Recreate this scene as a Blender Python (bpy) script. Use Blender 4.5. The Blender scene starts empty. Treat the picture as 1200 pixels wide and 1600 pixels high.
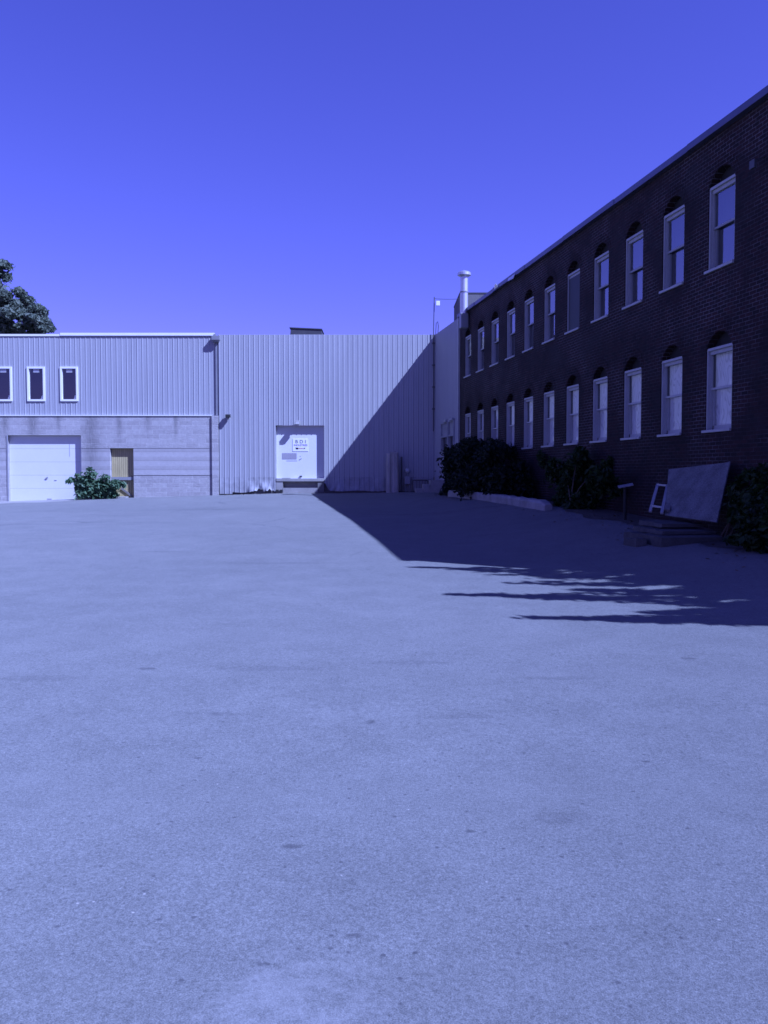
import bpy, math, random
import numpy as np
from mathutils import Vector, Matrix

random.seed(7)
rng = np.random.default_rng(11)
S = bpy.context.scene
COL = S.collection

# ------------------------------------------------------------------ camera
F_PX = 1350.0
PITCH = math.atan(58 / F_PX)
EYE = Vector((0, 0, 1.6))
cam_d = bpy.data.cameras.new("camera")
cam = bpy.data.objects.new("camera", cam_d)
COL.objects.link(cam)
cam.location = EYE
cam.rotation_euler = (math.radians(90) - PITCH, 0, 0)
cam_d.sensor_fit = 'VERTICAL'
cam_d.sensor_height = 36
cam_d.lens = 36 * F_PX / 1600
cam_d.clip_start = 0.05
cam_d.clip_end = 2000
S.camera = cam

# ------------------------------------------------------------------ light
SUN_D = Vector((-1.664, 1.0, -1.95)).normalized()      # direction the light travels
sun_d = bpy.data.lights.new("sun", 'SUN')
sun = bpy.data.objects.new("sun", sun_d)
COL.objects.link(sun)
sun.rotation_euler = SUN_D.to_track_quat('-Z', 'Y').to_euler()
sun.location = (20, -20, 40)
sun_d.energy = 4.3
sun_d.angle = math.radians(0.5)
sun_d.color = (1.0, 0.97, 0.92)
W = bpy.data.worlds.new("World")
S.world = W
W.use_nodes = True
wn = W.node_tree
sky = wn.nodes.new('ShaderNodeTexSky')
sky.sky_type = 'NISHITA'
sky.sun_disc = False
sky.sun_elevation = math.asin(-SUN_D.z)
sky.sun_rotation = math.atan2(-SUN_D.x, -SUN_D.y)
sky.air_density = 1.0
sky.dust_density = 0.1
sky.ozone_density = 3.0
bg = wn.nodes['Background']
bg.inputs['Strength'].default_value = 0.05
tint = wn.nodes.new('ShaderNodeMix')                 # a violet-leaning clear sky
tint.data_type = 'RGBA'; tint.blend_type = 'MULTIPLY'
tint.inputs[0].default_value = 1.0
tint.inputs[7].default_value = (1.22, 0.69, 1.20, 1)
wn.links.new(sky.outputs[0], tint.inputs[6])
wn.links.new(tint.outputs[2], bg.inputs['Color'])
S.cycles.filter_width = 1.6            # a phone lens, not razor sharp
vs = S.view_settings
vs.view_transform = 'Standard'
vs.look = 'None'
vs.gamma = 1.0
vs.exposure = 0.8
vs.use_white_balance = True           # the phone's cold, magenta white balance
vs.white_balance_temperature = 4300
vs.white_balance_tint = 35

# ------------------------------------------------------------------ helpers
def ray(u, v):
    a, b = (u - 600) / F_PX, (800 - v) / F_PX
    c, s = math.cos(PITCH), math.sin(PITCH)
    return Vector((a, c + b * s, -s + b * c))

def facade_pt(u, v, y=40.0):
    d = ray(u, v)
    return EYE + d * (y / d.y)

E1 = Vector((0.1643, -0.9864, 0)).normalized()   # along the long brick wall, towards the camera
NIN = Vector((0.9864, 0.1643, 0)).normalized()   # into the brick building
WO = Vector((2.37, 40, 0))
WALL_ROT = math.atan2(E1.y, E1.x)

def wall_pt(u, v, off=0.0):
    """world point on the brick wall's plane moved OFF metres out of it"""
    d = ray(u, v)
    o = WO - NIN * off
    return EYE + d * ((o - EYE).dot(NIN) / d.dot(NIN))

def wl(p):
    """world -> wall frame (along, inward, up)"""
    q = Vector(p) - WO
    return Vector((q.dot(E1), q.dot(NIN), q.z))

def lw(s, d, z):
    return WO + E1 * s + NIN * d + Vector((0, 0, z))

def sstep(a, b, x):
    t = np.clip((x - a) / (b - a), 0, 1)
    return t * t * (3 - 2 * t)

BY = [-60, 0, 6, 10, 14.9, 18.25, 23.15, 36.2, 40, 60, 3000]
BZ = [-0.1, -0.05, -0.03, 0.02, 0.12, 0.25, 0.39, 0.66, 0.77, 0.9, 0.9]
_fy = np.arange(-60, 80, 0.25)
_fz = np.interp(_fy, BY, BZ)
_k = np.hanning(17); _k /= _k.sum()
_fz2 = np.convolve(np.pad(_fz, 8, mode='edge'), _k, mode='valid')
RY = [0, 8, 13, 16, 22, 27, 34, 40, 45]
RZ = [-0.05, 0.05, 0.38, 0.52, 0.78, 0.86, 0.86, 0.82, 0.82]

def gz(x, y):
    x = np.asarray(x, float); y = np.asarray(y, float)
    base = np.interp(y, _fy, _fz2)
    lo = np.maximum(0, -4.4 - x)
    base = base - np.minimum(lo * 0.03, 0.6) * sstep(18, 40, y)
    d = (9.037 - 0.16657 * y - x) * 0.9864
    w = 1 - sstep(0.6, 4.6, d)
    return base + w * np.maximum(0, np.interp(y, RY, RZ) - base)

_ts = np.concatenate([np.arange(1.0, 12, 0.01), np.arange(12, 60, 0.02)])
def ground_pt(u, v):
    d = ray(u, v)
    hit = EYE.z + d.z * _ts < gz(EYE.x + d.x * _ts, EYE.y + d.y * _ts)
    return EYE + d * (float(_ts[np.argmax(hit)]) if hit.any() else 40.0)

def on_ground(x, y, dz=0.0):
    return Vector((x, y, float(gz(x, y)) + dz))

class MB:
    """collects faces, then links them as one mesh object"""
    def __init__(self):
        self.v, self.f = [], []
    def quad(self, *pts):
        n = len(self.v)
        self.v += [tuple(p) for p in pts]
        self.f.append(tuple(range(n, n + len(pts))))
    def box(self, x0, x1, y0, y1, z0, z1, bev=0.0):
        n = len(self.v)
        if bev <= 0:
            self.v += [(x, y, z) for z in (z0, z1) for y in (y0, y1) for x in (x0, x1)]
            for f in ((0, 2, 3, 1), (4, 5, 7, 6), (0, 1, 5, 4), (2, 6, 7, 3), (0, 4, 6, 2), (1, 3, 7, 5)):
                self.f.append(tuple(n + i for i in f))
        else:
            import bmesh
            bm = bmesh.new()
            bmesh.ops.create_cube(bm, size=1)
            for vv in bm.verts:
                vv.co = Vector(((x0 + x1) / 2 + vv.co.x * (x1 - x0), (y0 + y1) / 2 + vv.co.y * (y1 - y0), (z0 + z1) / 2 + vv.co.z * (z1 - z0)))
            bmesh.ops.bevel(bm, geom=bm.edges[:], offset=bev, segments=2, affect='EDGES', profile=0.5)
            bm.verts.index_update()
            self.v += [tuple(q.co) for q in bm.verts]
            for ff in bm.faces:
                self.f.append(tuple(n + q.index for q in ff.verts))
            bm.free()
        return self
    def hexa(self, c):
        """8 corners: bottom 4 (ccw), top 4"""
        n = len(self.v)
        self.v += [tuple(p) for p in c]
        for f in ((3, 2, 1, 0), (4, 5, 6, 7), (0, 1, 5, 4), (1, 2, 6, 5), (2, 3, 7, 6), (3, 0, 4, 7)):
            self.f.append(tuple(n + i for i in f))
        return self
    def slab(self, pts, thick):
        """planar polygon given thickness along its normal"""
        p = [Vector(q) for q in pts]
        nn = (p[1] - p[0]).cross(p[2] - p[0]).normalized() * thick
        k = len(p); n = len(self.v)
        self.v += [tuple(q) for q in p] + [tuple(q + nn) for q in p]
        self.f.append(tuple(n + i for i in reversed(range(k))))
        self.f.append(tuple(n + k + i for i in range(k)))
        for i in range(k):
            j = (i + 1) % k
            self.f.append((n + i, n + j, n + k + j, n + k + i))
        return self
    def bar(self, a, b, w, h):
        a, b = Vector(a), Vector(b)
        d = (b - a).normalized()
        up = Vector((0, 0, 1)) if abs(d.z) < 0.95 else Vector((0, 1, 0))
        s = d.cross(up).normalized() * (w / 2)
        t = s.cross(d).normalized() * (h / 2)
        return self.hexa([a - s - t, a + s - t, a + s + t, a - s + t, b - s - t, b + s - t, b + s + t, b - s + t])
    def tube(self, pts, r, n=10, caps=True):
        pts = [Vector(p) for p in pts]
        rr = r if isinstance(r, (list, tuple)) else [r] * len(pts)
        base = len(self.v)
        for i, p in enumerate(pts):
            a = pts[max(0, i - 1)]; b = pts[min(len(pts) - 1, i + 1)]
            d = (b - a).normalized()
            up = Vector((0, 0, 1)) if abs(d.z) < 0.9 else Vector((1, 0, 0))
            s = d.cross(up).normalized(); t = d.cross(s).normalized()
            for k in range(n):
                an = 2 * math.pi * k / n
                self.v.append(tuple(p + (s * math.cos(an) + t * math.sin(an)) * rr[i]))
        for i in range(len(pts) - 1):
            for k in range(n):
                k2 = (k + 1) % n
                self.f.append((base + i * n + k, base + i * n + k2, base + (i + 1) * n + k2, base + (i + 1) * n + k))
        if caps:
            self.f.append(tuple(base + k for k in reversed(range(n))))
            m = base + (len(pts) - 1) * n
            self.f.append(tuple(m + k for k in range(n)))
        return self
    def lathe(self, prof, c, n=20):
        c = Vector(c)
        base = len(self.v)
        for r, z in prof:
            for k in range(n):
                a = 2 * math.pi * k / n
                self.v.append((c.x + r * math.cos(a), c.y + r * math.sin(a), c.z + z))
        for i in range(len(prof) - 1):
            for k in range(n):
                k2 = (k + 1) % n
                self.f.append((base + i * n + k, base + i * n + k2, base + (i + 1) * n + k2, base + (i + 1) * n + k))
        return self
    def grid(self, x0, x1, nx, z0, z1, nz, fn):
        base = len(self.v)
        for j in range(nz + 1):
            for i in range(nx + 1):
                self.v.append(tuple(fn(x0 + (x1 - x0) * i / nx, z0 + (z1 - z0) * j / nz)))
        for j in range(nz):
            for i in range(nx):
                a = base + j * (nx + 1) + i
                self.f.append((a, a + 1, a + nx + 2, a + nx + 1))
        return self
    def build(self, name, mat, parent=None, smooth=False, loc=None):
        me = bpy.data.meshes.new(name)
        me.from_pydata(self.v, [], self.f)
        me.materials.append(mat)
        if smooth:
            me.shade_smooth()
        me.update()
        o = bpy.data.objects.new(name, me)
        COL.objects.link(o)
        if parent is not None:
            o.parent = parent
        if loc is not None:
            o.location = loc
        return o

def tag(o, label=None, cat=None, group=None, kind=None):
    if label: o['label'] = label
    if cat: o['category'] = cat
    if group: o['group'] = group
    if kind: o['kind'] = kind
    return o

def empty(name, loc=(0, 0, 0), rz=0.0):
    o = bpy.data.objects.new(name, None)
    o.empty_display_size = 0.3
    o.location = loc
    o.rotation_euler = (0, 0, rz)
    COL.objects.link(o)
    return o

def copy_tree(o, parent=None):
    c = o.copy()
    COL.objects.link(c)
    c.parent = parent
    for ch in list(o.children):
        copy_tree(ch, c)
    return c

# ------------------------------------------------------------------ materials
def new_mat(name, rough=0.7, metal=0.0, spec=0.5):
    m = bpy.data.materials.new(name)
    m.use_nodes = True
    b = m.node_tree.nodes['Principled BSDF']
    b.inputs['Roughness'].default_value = rough
    b.inputs['Metallic'].default_value = metal
    b.inputs['Specular IOR Level'].default_value = spec
    return m, m.node_tree, b

def N(nt, t, **kw):
    n = nt.nodes.new(t)
    for k, v in kw.items():
        if k.startswith('i_'):
            n.inputs[k[2:].replace('_', ' ')].default_value = v
        else:
            setattr(n, k, v)
    return n

def coords(nt, scale=(1, 1, 1)):
    tc = N(nt, 'ShaderNodeTexCoord')
    mp = N(nt, 'ShaderNodeMapping')
    mp.inputs['Scale'].default_value = scale
    nt.links.new(tc.outputs['Object'], mp.inputs['Vector'])
    return mp.outputs['Vector']

def noise(nt, vec, scale, detail=4, rough=0.55):
    n = N(nt, 'ShaderNodeTexNoise')
    n.inputs['Scale'].default_value = scale
    n.inputs['Detail'].default_value = detail
    n.inputs['Roughness'].default_value = rough
    nt.links.new(vec, n.inputs['Vector'])
    return n.outputs['Fac']

def ramp(nt, fac, stops):
    r = N(nt, 'ShaderNodeValToRGB')
    el = r.color_ramp.elements
    while len(el) > 1:
        el.remove(el[0])
    el[0].position = stops[0][0]; el[0].color = (*stops[0][1], 1)
    for p, c in stops[1:]:
        e = el.new(p); e.color = (*c, 1)
    nt.links.new(fac, r.inputs['Fac'])
    return r.outputs['Color']

def g3(v):
    return (v, v, v)

def mix(nt, fac, a, b, mode='MIX'):
    n = N(nt, 'ShaderNodeMix', data_type='RGBA', blend_type=mode)
    for sock, val in ((n.inputs[0], fac), (n.inputs[6], a), (n.inputs[7], b)):
        if hasattr(val, 'is_linked'):
            nt.links.new(val, sock)
        elif isinstance(val, (int, float)):
            sock.default_value = val
        else:
            sock.default_value = (*val, 1)
    return n.outputs[2]

def math_n(nt, op, a, b=None, c=None):
    n = N(nt, 'ShaderNodeMath', operation=op)
    for i, val in enumerate((a, b, c)):
        if val is None: continue
        if hasattr(val, 'is_linked'):
            nt.links.new(val, n.inputs[i])
        else:
            n.inputs[i].default_value = val
    return n.outputs[0]

def bump(nt, b, h, strength=0.4, dist=0.01):
    n = N(nt, 'ShaderNodeBump')
    n.inputs['Strength'].default_value = strength
    n.inputs['Distance'].default_value = dist
    nt.links.new(h, n.inputs['Height'])
    nt.links.new(n.outputs['Normal'], b.inputs['Normal'])

def plain(name, col, rough=0.6, var=0.15, scale=3.0, metal=0.0, spec=0.5, stretch=(1, 1, 1), fine=0.0):
    m, nt, b = new_mat(name, rough, metal, spec)
    v = coords(nt, stretch)
    f = noise(nt, v, scale, 5, 0.6)
    c = ramp(nt, f, [(0.25, tuple(x * (1 - var) for x in col)), (0.75, tuple(min(1, x * (1 + var)) for x in col))])
    if fine:
        f2 = noise(nt, v, scale * 14, 3, 0.6)
        c = mix(nt, 1.0, c, ramp(nt, f2, [(0.3, g3(1 - fine)), (0.7, g3(1 + fine * 0.5))]), 'MULTIPLY')
    nt.links.new(c, b.inputs['Base Color'])
    return m

M = {}
M['siding'] = plain('painted_siding', (0.315, 0.315, 0.325), 0.45, 0.07, 0.9, stretch=(3, 1, 0.35), fine=0.06)
M['siding_old'] = plain('dented_siding', (0.29, 0.29, 0.30), 0.5, 0.28, 2.6, fine=0.15)
M['lead_grey'] = plain('grey_paint', (0.2, 0.2, 0.215), 0.5, 0.12)
M['white'] = plain('white_paint', (0.60, 0.60, 0.59), 0.45, 0.03, 1.5, fine=0.03)
M['trim_white'] = plain('white_trim', (0.72, 0.72, 0.70), 0.4, 0.04)
M['window_white'] = plain('window_paint', (0.36, 0.36, 0.355), 0.5, 0.12, 3.0, fine=0.1)
M['concrete'] = plain('concrete', (0.27, 0.262, 0.25), 0.85, 0.18, 2.5, fine=0.15)
M['concrete_dark'] = plain('dark_concrete', (0.14, 0.135, 0.13), 0.9, 0.25, 2.0, fine=0.15)
M['dark_metal'] = plain('dark_metal', (0.05, 0.05, 0.055), 0.5, 0.2)
M['grey_metal'] = plain('grey_metal', (0.25, 0.25, 0.26), 0.45, 0.12)
M['steel'] = plain('galvanised_steel', (0.62, 0.62, 0.62), 0.38, 0.10, 4.0, metal=0.75)
M['coping'] = plain('metal_coping', (0.11, 0.11, 0.16), 0.4, 0.15, 1.0, metal=0.6)
M['bitumen'] = plain('roof_felt', (0.06, 0.06, 0.065), 0.9, 0.2)
M['rubber'] = plain('black_rubber', (0.015, 0.015, 0.015), 0.8, 0.2)
M['yellow'] = plain('faded_yellow_boards', (0.40, 0.345, 0.165), 0.6, 0.15, 2.0, stretch=(6, 1, 1), fine=0.1)
M['wood_grey'] = plain('weathered_wood', (0.17, 0.16, 0.15), 0.8, 0.25, 3.0, stretch=(1, 1, 6), fine=0.15)
M['board_grey'] = plain('weathered_board', (0.145, 0.145, 0.145), 0.85, 0.4, 3.5, fine=0.5)
M['stone'] = plain('old_stone', (0.07, 0.068, 0.066), 0.9, 0.3, 4.0, fine=0.25)
M['lamp_lens'] = plain('lamp_lens', (0.45, 0.45, 0.43), 0.25, 0.1)
M['sticker'] = plain('paper_sticker', (0.62, 0.62, 0.62), 0.6, 0.1)
M['black_ink'] = plain('black_lettering', (0.012, 0.012, 0.014), 0.6, 0.1)
M['blue_ink'] = plain('violet_lettering', (0.10, 0.04, 0.30), 0.6, 0.1)
M['red_ink'] = plain('red_lettering', (0.30, 0.06, 0.07), 0.6, 0.1)
M['mauve'] = plain('faded_grey_sheet', (0.28, 0.265, 0.30), 0.6, 0.08)
M['bark'] = plain('bark', (0.07, 0.055, 0.04), 0.9, 0.3, 6.0, stretch=(1, 1, 0.3), fine=0.2)
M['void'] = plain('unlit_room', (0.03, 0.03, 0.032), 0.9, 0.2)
M['arch_dark'] = plain('shaded_infill', (0.014, 0.013, 0.014), 0.9, 0.2)  # near-black colour paints in the shade of the arch recess
M['shaded_track'] = plain('shaded_window_track', (0.06, 0.06, 0.062), 0.6, 0.2)  # inner jamb strip, its unlit look put into the colour

def leaf_mat(name, dark, light, scale):
    m, nt, b = new_mat(name, 0.55, 0, 0.35)
    v = coords(nt)
    f = noise(nt, v, scale, 4, 0.65)
    c = ramp(nt, f, [(0.3, dark), (0.7, light)])
    nt.links.new(c, b.inputs['Base Color'])
    tr = N(nt, 'ShaderNodeBsdfTranslucent')
    nt.links.new(c, tr.inputs['Color'])
    mx = N(nt, 'ShaderNodeMixShader')
    mx.inputs[0].default_value = 0.35
    nt.links.new(b.outputs[0], mx.inputs[1]); nt.links.new(tr.outputs[0], mx.inputs[2])
    nt.links.new(mx.outputs[0], nt.nodes['Material Output'].inputs['Surface'])
    return m
M['leaf_weed'] = leaf_mat('weed_leaves', (0.075, 0.14, 0.075), (0.14, 0.22, 0.115), 6.0)
M['leaf_tree'] = leaf_mat('tree_leaves', (0.085, 0.11, 0.085), (0.15, 0.18, 0.13), 1.2)
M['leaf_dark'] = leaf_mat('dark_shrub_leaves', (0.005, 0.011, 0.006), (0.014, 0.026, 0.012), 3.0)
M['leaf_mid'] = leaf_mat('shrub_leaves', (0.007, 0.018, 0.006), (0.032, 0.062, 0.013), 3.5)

def glass_mat(name, tint, f0):
    """a pane: mirror by Fresnel over a see-through or dark body"""
    m = bpy.data.materials.new(name); m.use_nodes = True
    nt = m.node_tree
    for n in list(nt.nodes):
        if n.type != 'OUTPUT_MATERIAL': nt.nodes.remove(n)
    out = nt.nodes['Material Output']
    lwt = N(nt, 'ShaderNodeLayerWeight'); lwt.inputs['Blend'].default_value = 0.5
    fr = math_n(nt, 'ADD', f0, math_n(nt, 'MULTIPLY', math_n(nt, 'POWER', lwt.outputs['Facing'], 5.0), 1 - f0))
    gl = N(nt, 'ShaderNodeBsdfGlossy'); gl.inputs['Roughness'].default_value = 0.03
    gl.inputs['Color'].default_value = (0.9, 0.9, 0.9, 1)
    v = coords(nt)
    bp = N(nt, 'ShaderNodeBump'); bp.inputs['Strength'].default_value = 0.06; bp.inputs['Distance'].default_value = 0.02
    nt.links.new(noise(nt, v, 2.5, 2), bp.inputs['Height'])
    nt.links.new(bp.outputs['Normal'], gl.inputs['Normal'])
    tr = N(nt, 'ShaderNodeBsdfTransparent'); tr.inputs['Color'].default_value = (*tint, 1)
    mx = N(nt, 'ShaderNodeMixShader')
    nt.links.new(fr, mx.inputs[0]); nt.links.new(tr.outputs[0], mx.inputs[1]); nt.links.new(gl.outputs[0], mx.inputs[2])
    nt.links.new(mx.outputs[0], out.inputs['Surface'])
    return m
M['pane'] = glass_mat('window_glass', (0.85, 0.88, 0.88), 0.26)
M['pane_thin'] = glass_mat('clear_glass', (0.95, 0.96, 0.96), 0.07)

M['pane_dark'] = glass_mat('small_window_glass', (0.8, 0.82, 0.82), 0.12)

# plywood behind the lower windows
def plywood():
    m, nt, b = new_mat('plywood', 0.7)
    v = coords(nt, (1.6, 1, 0.55))
    n1 = N(nt, 'ShaderNodeTexNoise'); n1.inputs['Scale'].default_value = 1.7; n1.inputs['Detail'].default_value = 2
    oi = N(nt, 'ShaderNodeObjectInfo')
    ad = N(nt, 'ShaderNodeVectorMath', operation='ADD')
    cb = N(nt, 'ShaderNodeCombineXYZ')
    nt.links.new(math_n(nt, 'MULTIPLY', oi.outputs['Random'], 37.0), cb.inputs[0])
    nt.links.new(v, ad.inputs[0]); nt.links.new(cb.outputs[0], ad.inputs[1])
    nt.links.new(ad.outputs[0], n1.inputs['Vector'])
    fr = math_n(nt, 'FRACT', math_n(nt, 'MULTIPLY', n1.outputs['Fac'], 14.0))
    c = ramp(nt, fr, [(0.0, (0.42, 0.41, 0.39)), (0.25, (0.66, 0.65, 0.62)), (0.8, (0.62, 0.61, 0.58)), (1.0, (0.44, 0.43, 0.41))])
    nt.links.new(c, b.inputs['Base Color'])
    return m
M['plywood'] = plywood()

def brick_mat():
    m, nt, b = new_mat('old_red_brick', 0.85, 0, 0.3)
    tc = N(nt, 'ShaderNodeTexCoord')
    sx = N(nt, 'ShaderNodeSeparateXYZ'); nt.links.new(tc.outputs['Object'], sx.inputs[0])
    cb = N(nt, 'ShaderNodeCombineXYZ')
    wob = noise(nt, tc.outputs['Object'], 1.3, 2)
    nt.links.new(math_n(nt, 'ADD', sx.outputs[0], sx.outputs[1]), cb.inputs[0])
    nt.links.new(math_n(nt, 'ADD', sx.outputs[2], math_n(nt, 'MULTIPLY', wob, 0.03)), cb.inputs[1])
    br = N(nt, 'ShaderNodeTexBrick')
    br.inputs['Scale'].default_value = 1.0
    br.inputs['Brick Width'].default_value = 0.205
    br.inputs['Row Height'].default_value = 0.0725
    br.inputs['Mortar Size'].default_value = 0.006
    br.inputs['Mortar Smooth'].default_value = 0.3
    br.inputs['Bias'].default_value = -0.1
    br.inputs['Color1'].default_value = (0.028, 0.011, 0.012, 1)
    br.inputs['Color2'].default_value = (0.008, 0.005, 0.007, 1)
    nt.links.new(cb.outputs[0], br.inputs['Vector'])
    # mortar washed out in patches only
    mp_ = noise(nt, tc.outputs['Object'], 0.7, 5, 0.65)
    mort = mix(nt, ramp(nt, mp_, [(0.42, g3(0)), (0.62, g3(1))]), (0.03, 0.026, 0.028), (0.16, 0.145, 0.15))
    nt.links.new(mort, br.inputs['Mortar'])
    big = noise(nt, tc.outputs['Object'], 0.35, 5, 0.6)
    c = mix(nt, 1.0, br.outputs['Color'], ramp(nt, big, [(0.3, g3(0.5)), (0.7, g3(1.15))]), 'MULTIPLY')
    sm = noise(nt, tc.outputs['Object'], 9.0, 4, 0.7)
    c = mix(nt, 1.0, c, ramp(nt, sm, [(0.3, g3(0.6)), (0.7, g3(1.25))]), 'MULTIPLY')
    # soot: dark shapes here and there
    soot = noise(nt, coords(nt, (0.6, 1, 1.2)), 0.9, 6, 0.7)
    c = mix(nt, ramp(nt, soot, [(0.52, g3(0)), (0.68, g3(0.75))]), c, (0.02, 0.018, 0.02))
    nt.links.new(c, b.inputs['Base Color'])
    h = math_n(nt, 'ADD', math_n(nt, 'MULTIPLY', br.outputs['Fac'], -1.0), math_n(nt, 'MULTIPLY', sm, 0.6))
    bump(nt, b, h, 0.7, 0.012)
    return m
M['brick'] = brick_mat()

def block_mat():
    m, nt, b = new_mat('concrete_block', 0.9, 0, 0.3)
    tc = N(nt, 'ShaderNodeTexCoord')
    sx = N(nt, 'ShaderNodeSeparateXYZ'); nt.links.new(tc.outputs['Object'], sx.inputs[0])
    cb = N(nt, 'ShaderNodeCombineXYZ')
    nt.links.new(math_n(nt, 'ADD', sx.outputs[0], sx.outputs[1]), cb.inputs[0])
    nt.links.new(math_n(nt, 'ADD', sx.outputs[2], 0.002), cb.inputs[1])
    br = N(nt, 'ShaderNodeTexBrick')
    br.inputs['Scale'].default_value = 1.0
    br.inputs['Brick Width'].default_value = 0.61
    br.inputs['Row Height'].default_value = 0.2045
    br.inputs['Mortar Size'].default_value = 0.009
    br.inputs['Mortar Smooth'].default_value = 0.25
    br.inputs['Color1'].default_value = (0.375, 0.36, 0.345, 1)
    br.inputs['Color2'].default_value = (0.315, 0.30, 0.29, 1)
    br.inputs['Mortar'].default_value = (0.46, 0.445, 0.42, 1)
    nt.links.new(cb.outputs[0], br.inputs['Vector'])
    sm = noise(nt, tc.outputs['Object'], 7.0, 6, 0.75)
    c = mix(nt, 1.0, br.outputs['Color'], ramp(nt, sm, [(0.3, g3(0.82)), (0.7, g3(1.12))]), 'MULTIPLY')
    # smooth paler courses between door-head height and knee height
    z = sx.outputs[2]
    band = math_n(nt, 'MULTIPLY', math_n(nt, 'GREATER_THAN', z, 1.62), math_n(nt, 'LESS_THAN', z, 2.84))
    stripe = math_n(nt, 'FRACT', math_n(nt, 'DIVIDE', z, 0.409))
    cs = ramp(nt, stripe, [(0.0, (0.40, 0.385, 0.375)), (0.42, (0.365, 0.35, 0.34)), (0.5, (0.305, 0.29, 0.28)), (0.92, (0.335, 0.32, 0.31)), (1.0, (0.40, 0.385, 0.375))])
    cs = mix(nt, 1.0, cs, ramp(nt, sm, [(0.3, g3(0.92)), (0.7, g3(1.05))]), 'MULTIPLY')
    c = mix(nt, math_n(nt, 'MULTIPLY', band, 0.8), c, cs)
    # rain and rust streaks below the siding, each at its own place
    streak_n = noise(nt, coords(nt, (5, 5, 0.7)), 3.0, 5, 0.7)
    tot = None
    for x0, w, zlo in ((-17.45, 0.16, 3.4), (-16.2, 0.24, 3.4), (-13.5, 0.40, 1.9), (-9.6, 0.1, 3.6), (-15.0, 0.1, 3.7), (-12.2, 0.12, 3.3), (-10.9, 0.15, 3.8), (-17.9, 0.2, 2.6)):
        gx = math_n(nt, 'DIVIDE', math_n(nt, 'SUBTRACT', sx.outputs[0], x0), w)
        e = math_n(nt, 'POWER', 2.718, math_n(nt, 'MULTIPLY', math_n(nt, 'MULTIPLY', gx, gx), -1.0))
        fz = N(nt, 'ShaderNodeMapRange'); fz.inputs[1].default_value = zlo - 0.6; fz.inputs[2].default_value = zlo + 0.5
        nt.links.new(z, fz.inputs[0])
        e = math_n(nt, 'MULTIPLY', e, fz.outputs[0])
        tot = e if tot is None else math_n(nt, 'ADD', tot, e)
    s = math_n(nt, 'MULTIPLY', tot, ramp(nt, streak_n, [(0.3, g3(0.35)), (0.65, g3(1))]))
    c = mix(nt, math_n(nt, 'MINIMUM', math_n(nt, 'MULTIPLY', s, 0.7), 0.7), c, (0.10, 0.095, 0.10))
    nt.links.new(c, b.inputs['Base Color'])
    rough_h = noise(nt, tc.outputs['Object'], 18.0, 5, 0.7)
    inv = math_n(nt, 'SUBTRACT', 1.0, math_n(nt, 'MULTIPLY', band, 0.8))
    h = math_n(nt, 'ADD', math_n(nt, 'MULTIPLY', br.outputs['Fac'], -0.5), math_n(nt, 'MULTIPLY', math_n(nt, 'MULTIPLY', rough_h, 1.6), inv))
    bump(nt, b, h, 0.7, 0.02)
    return m
M['block'] = block_mat()

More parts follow.
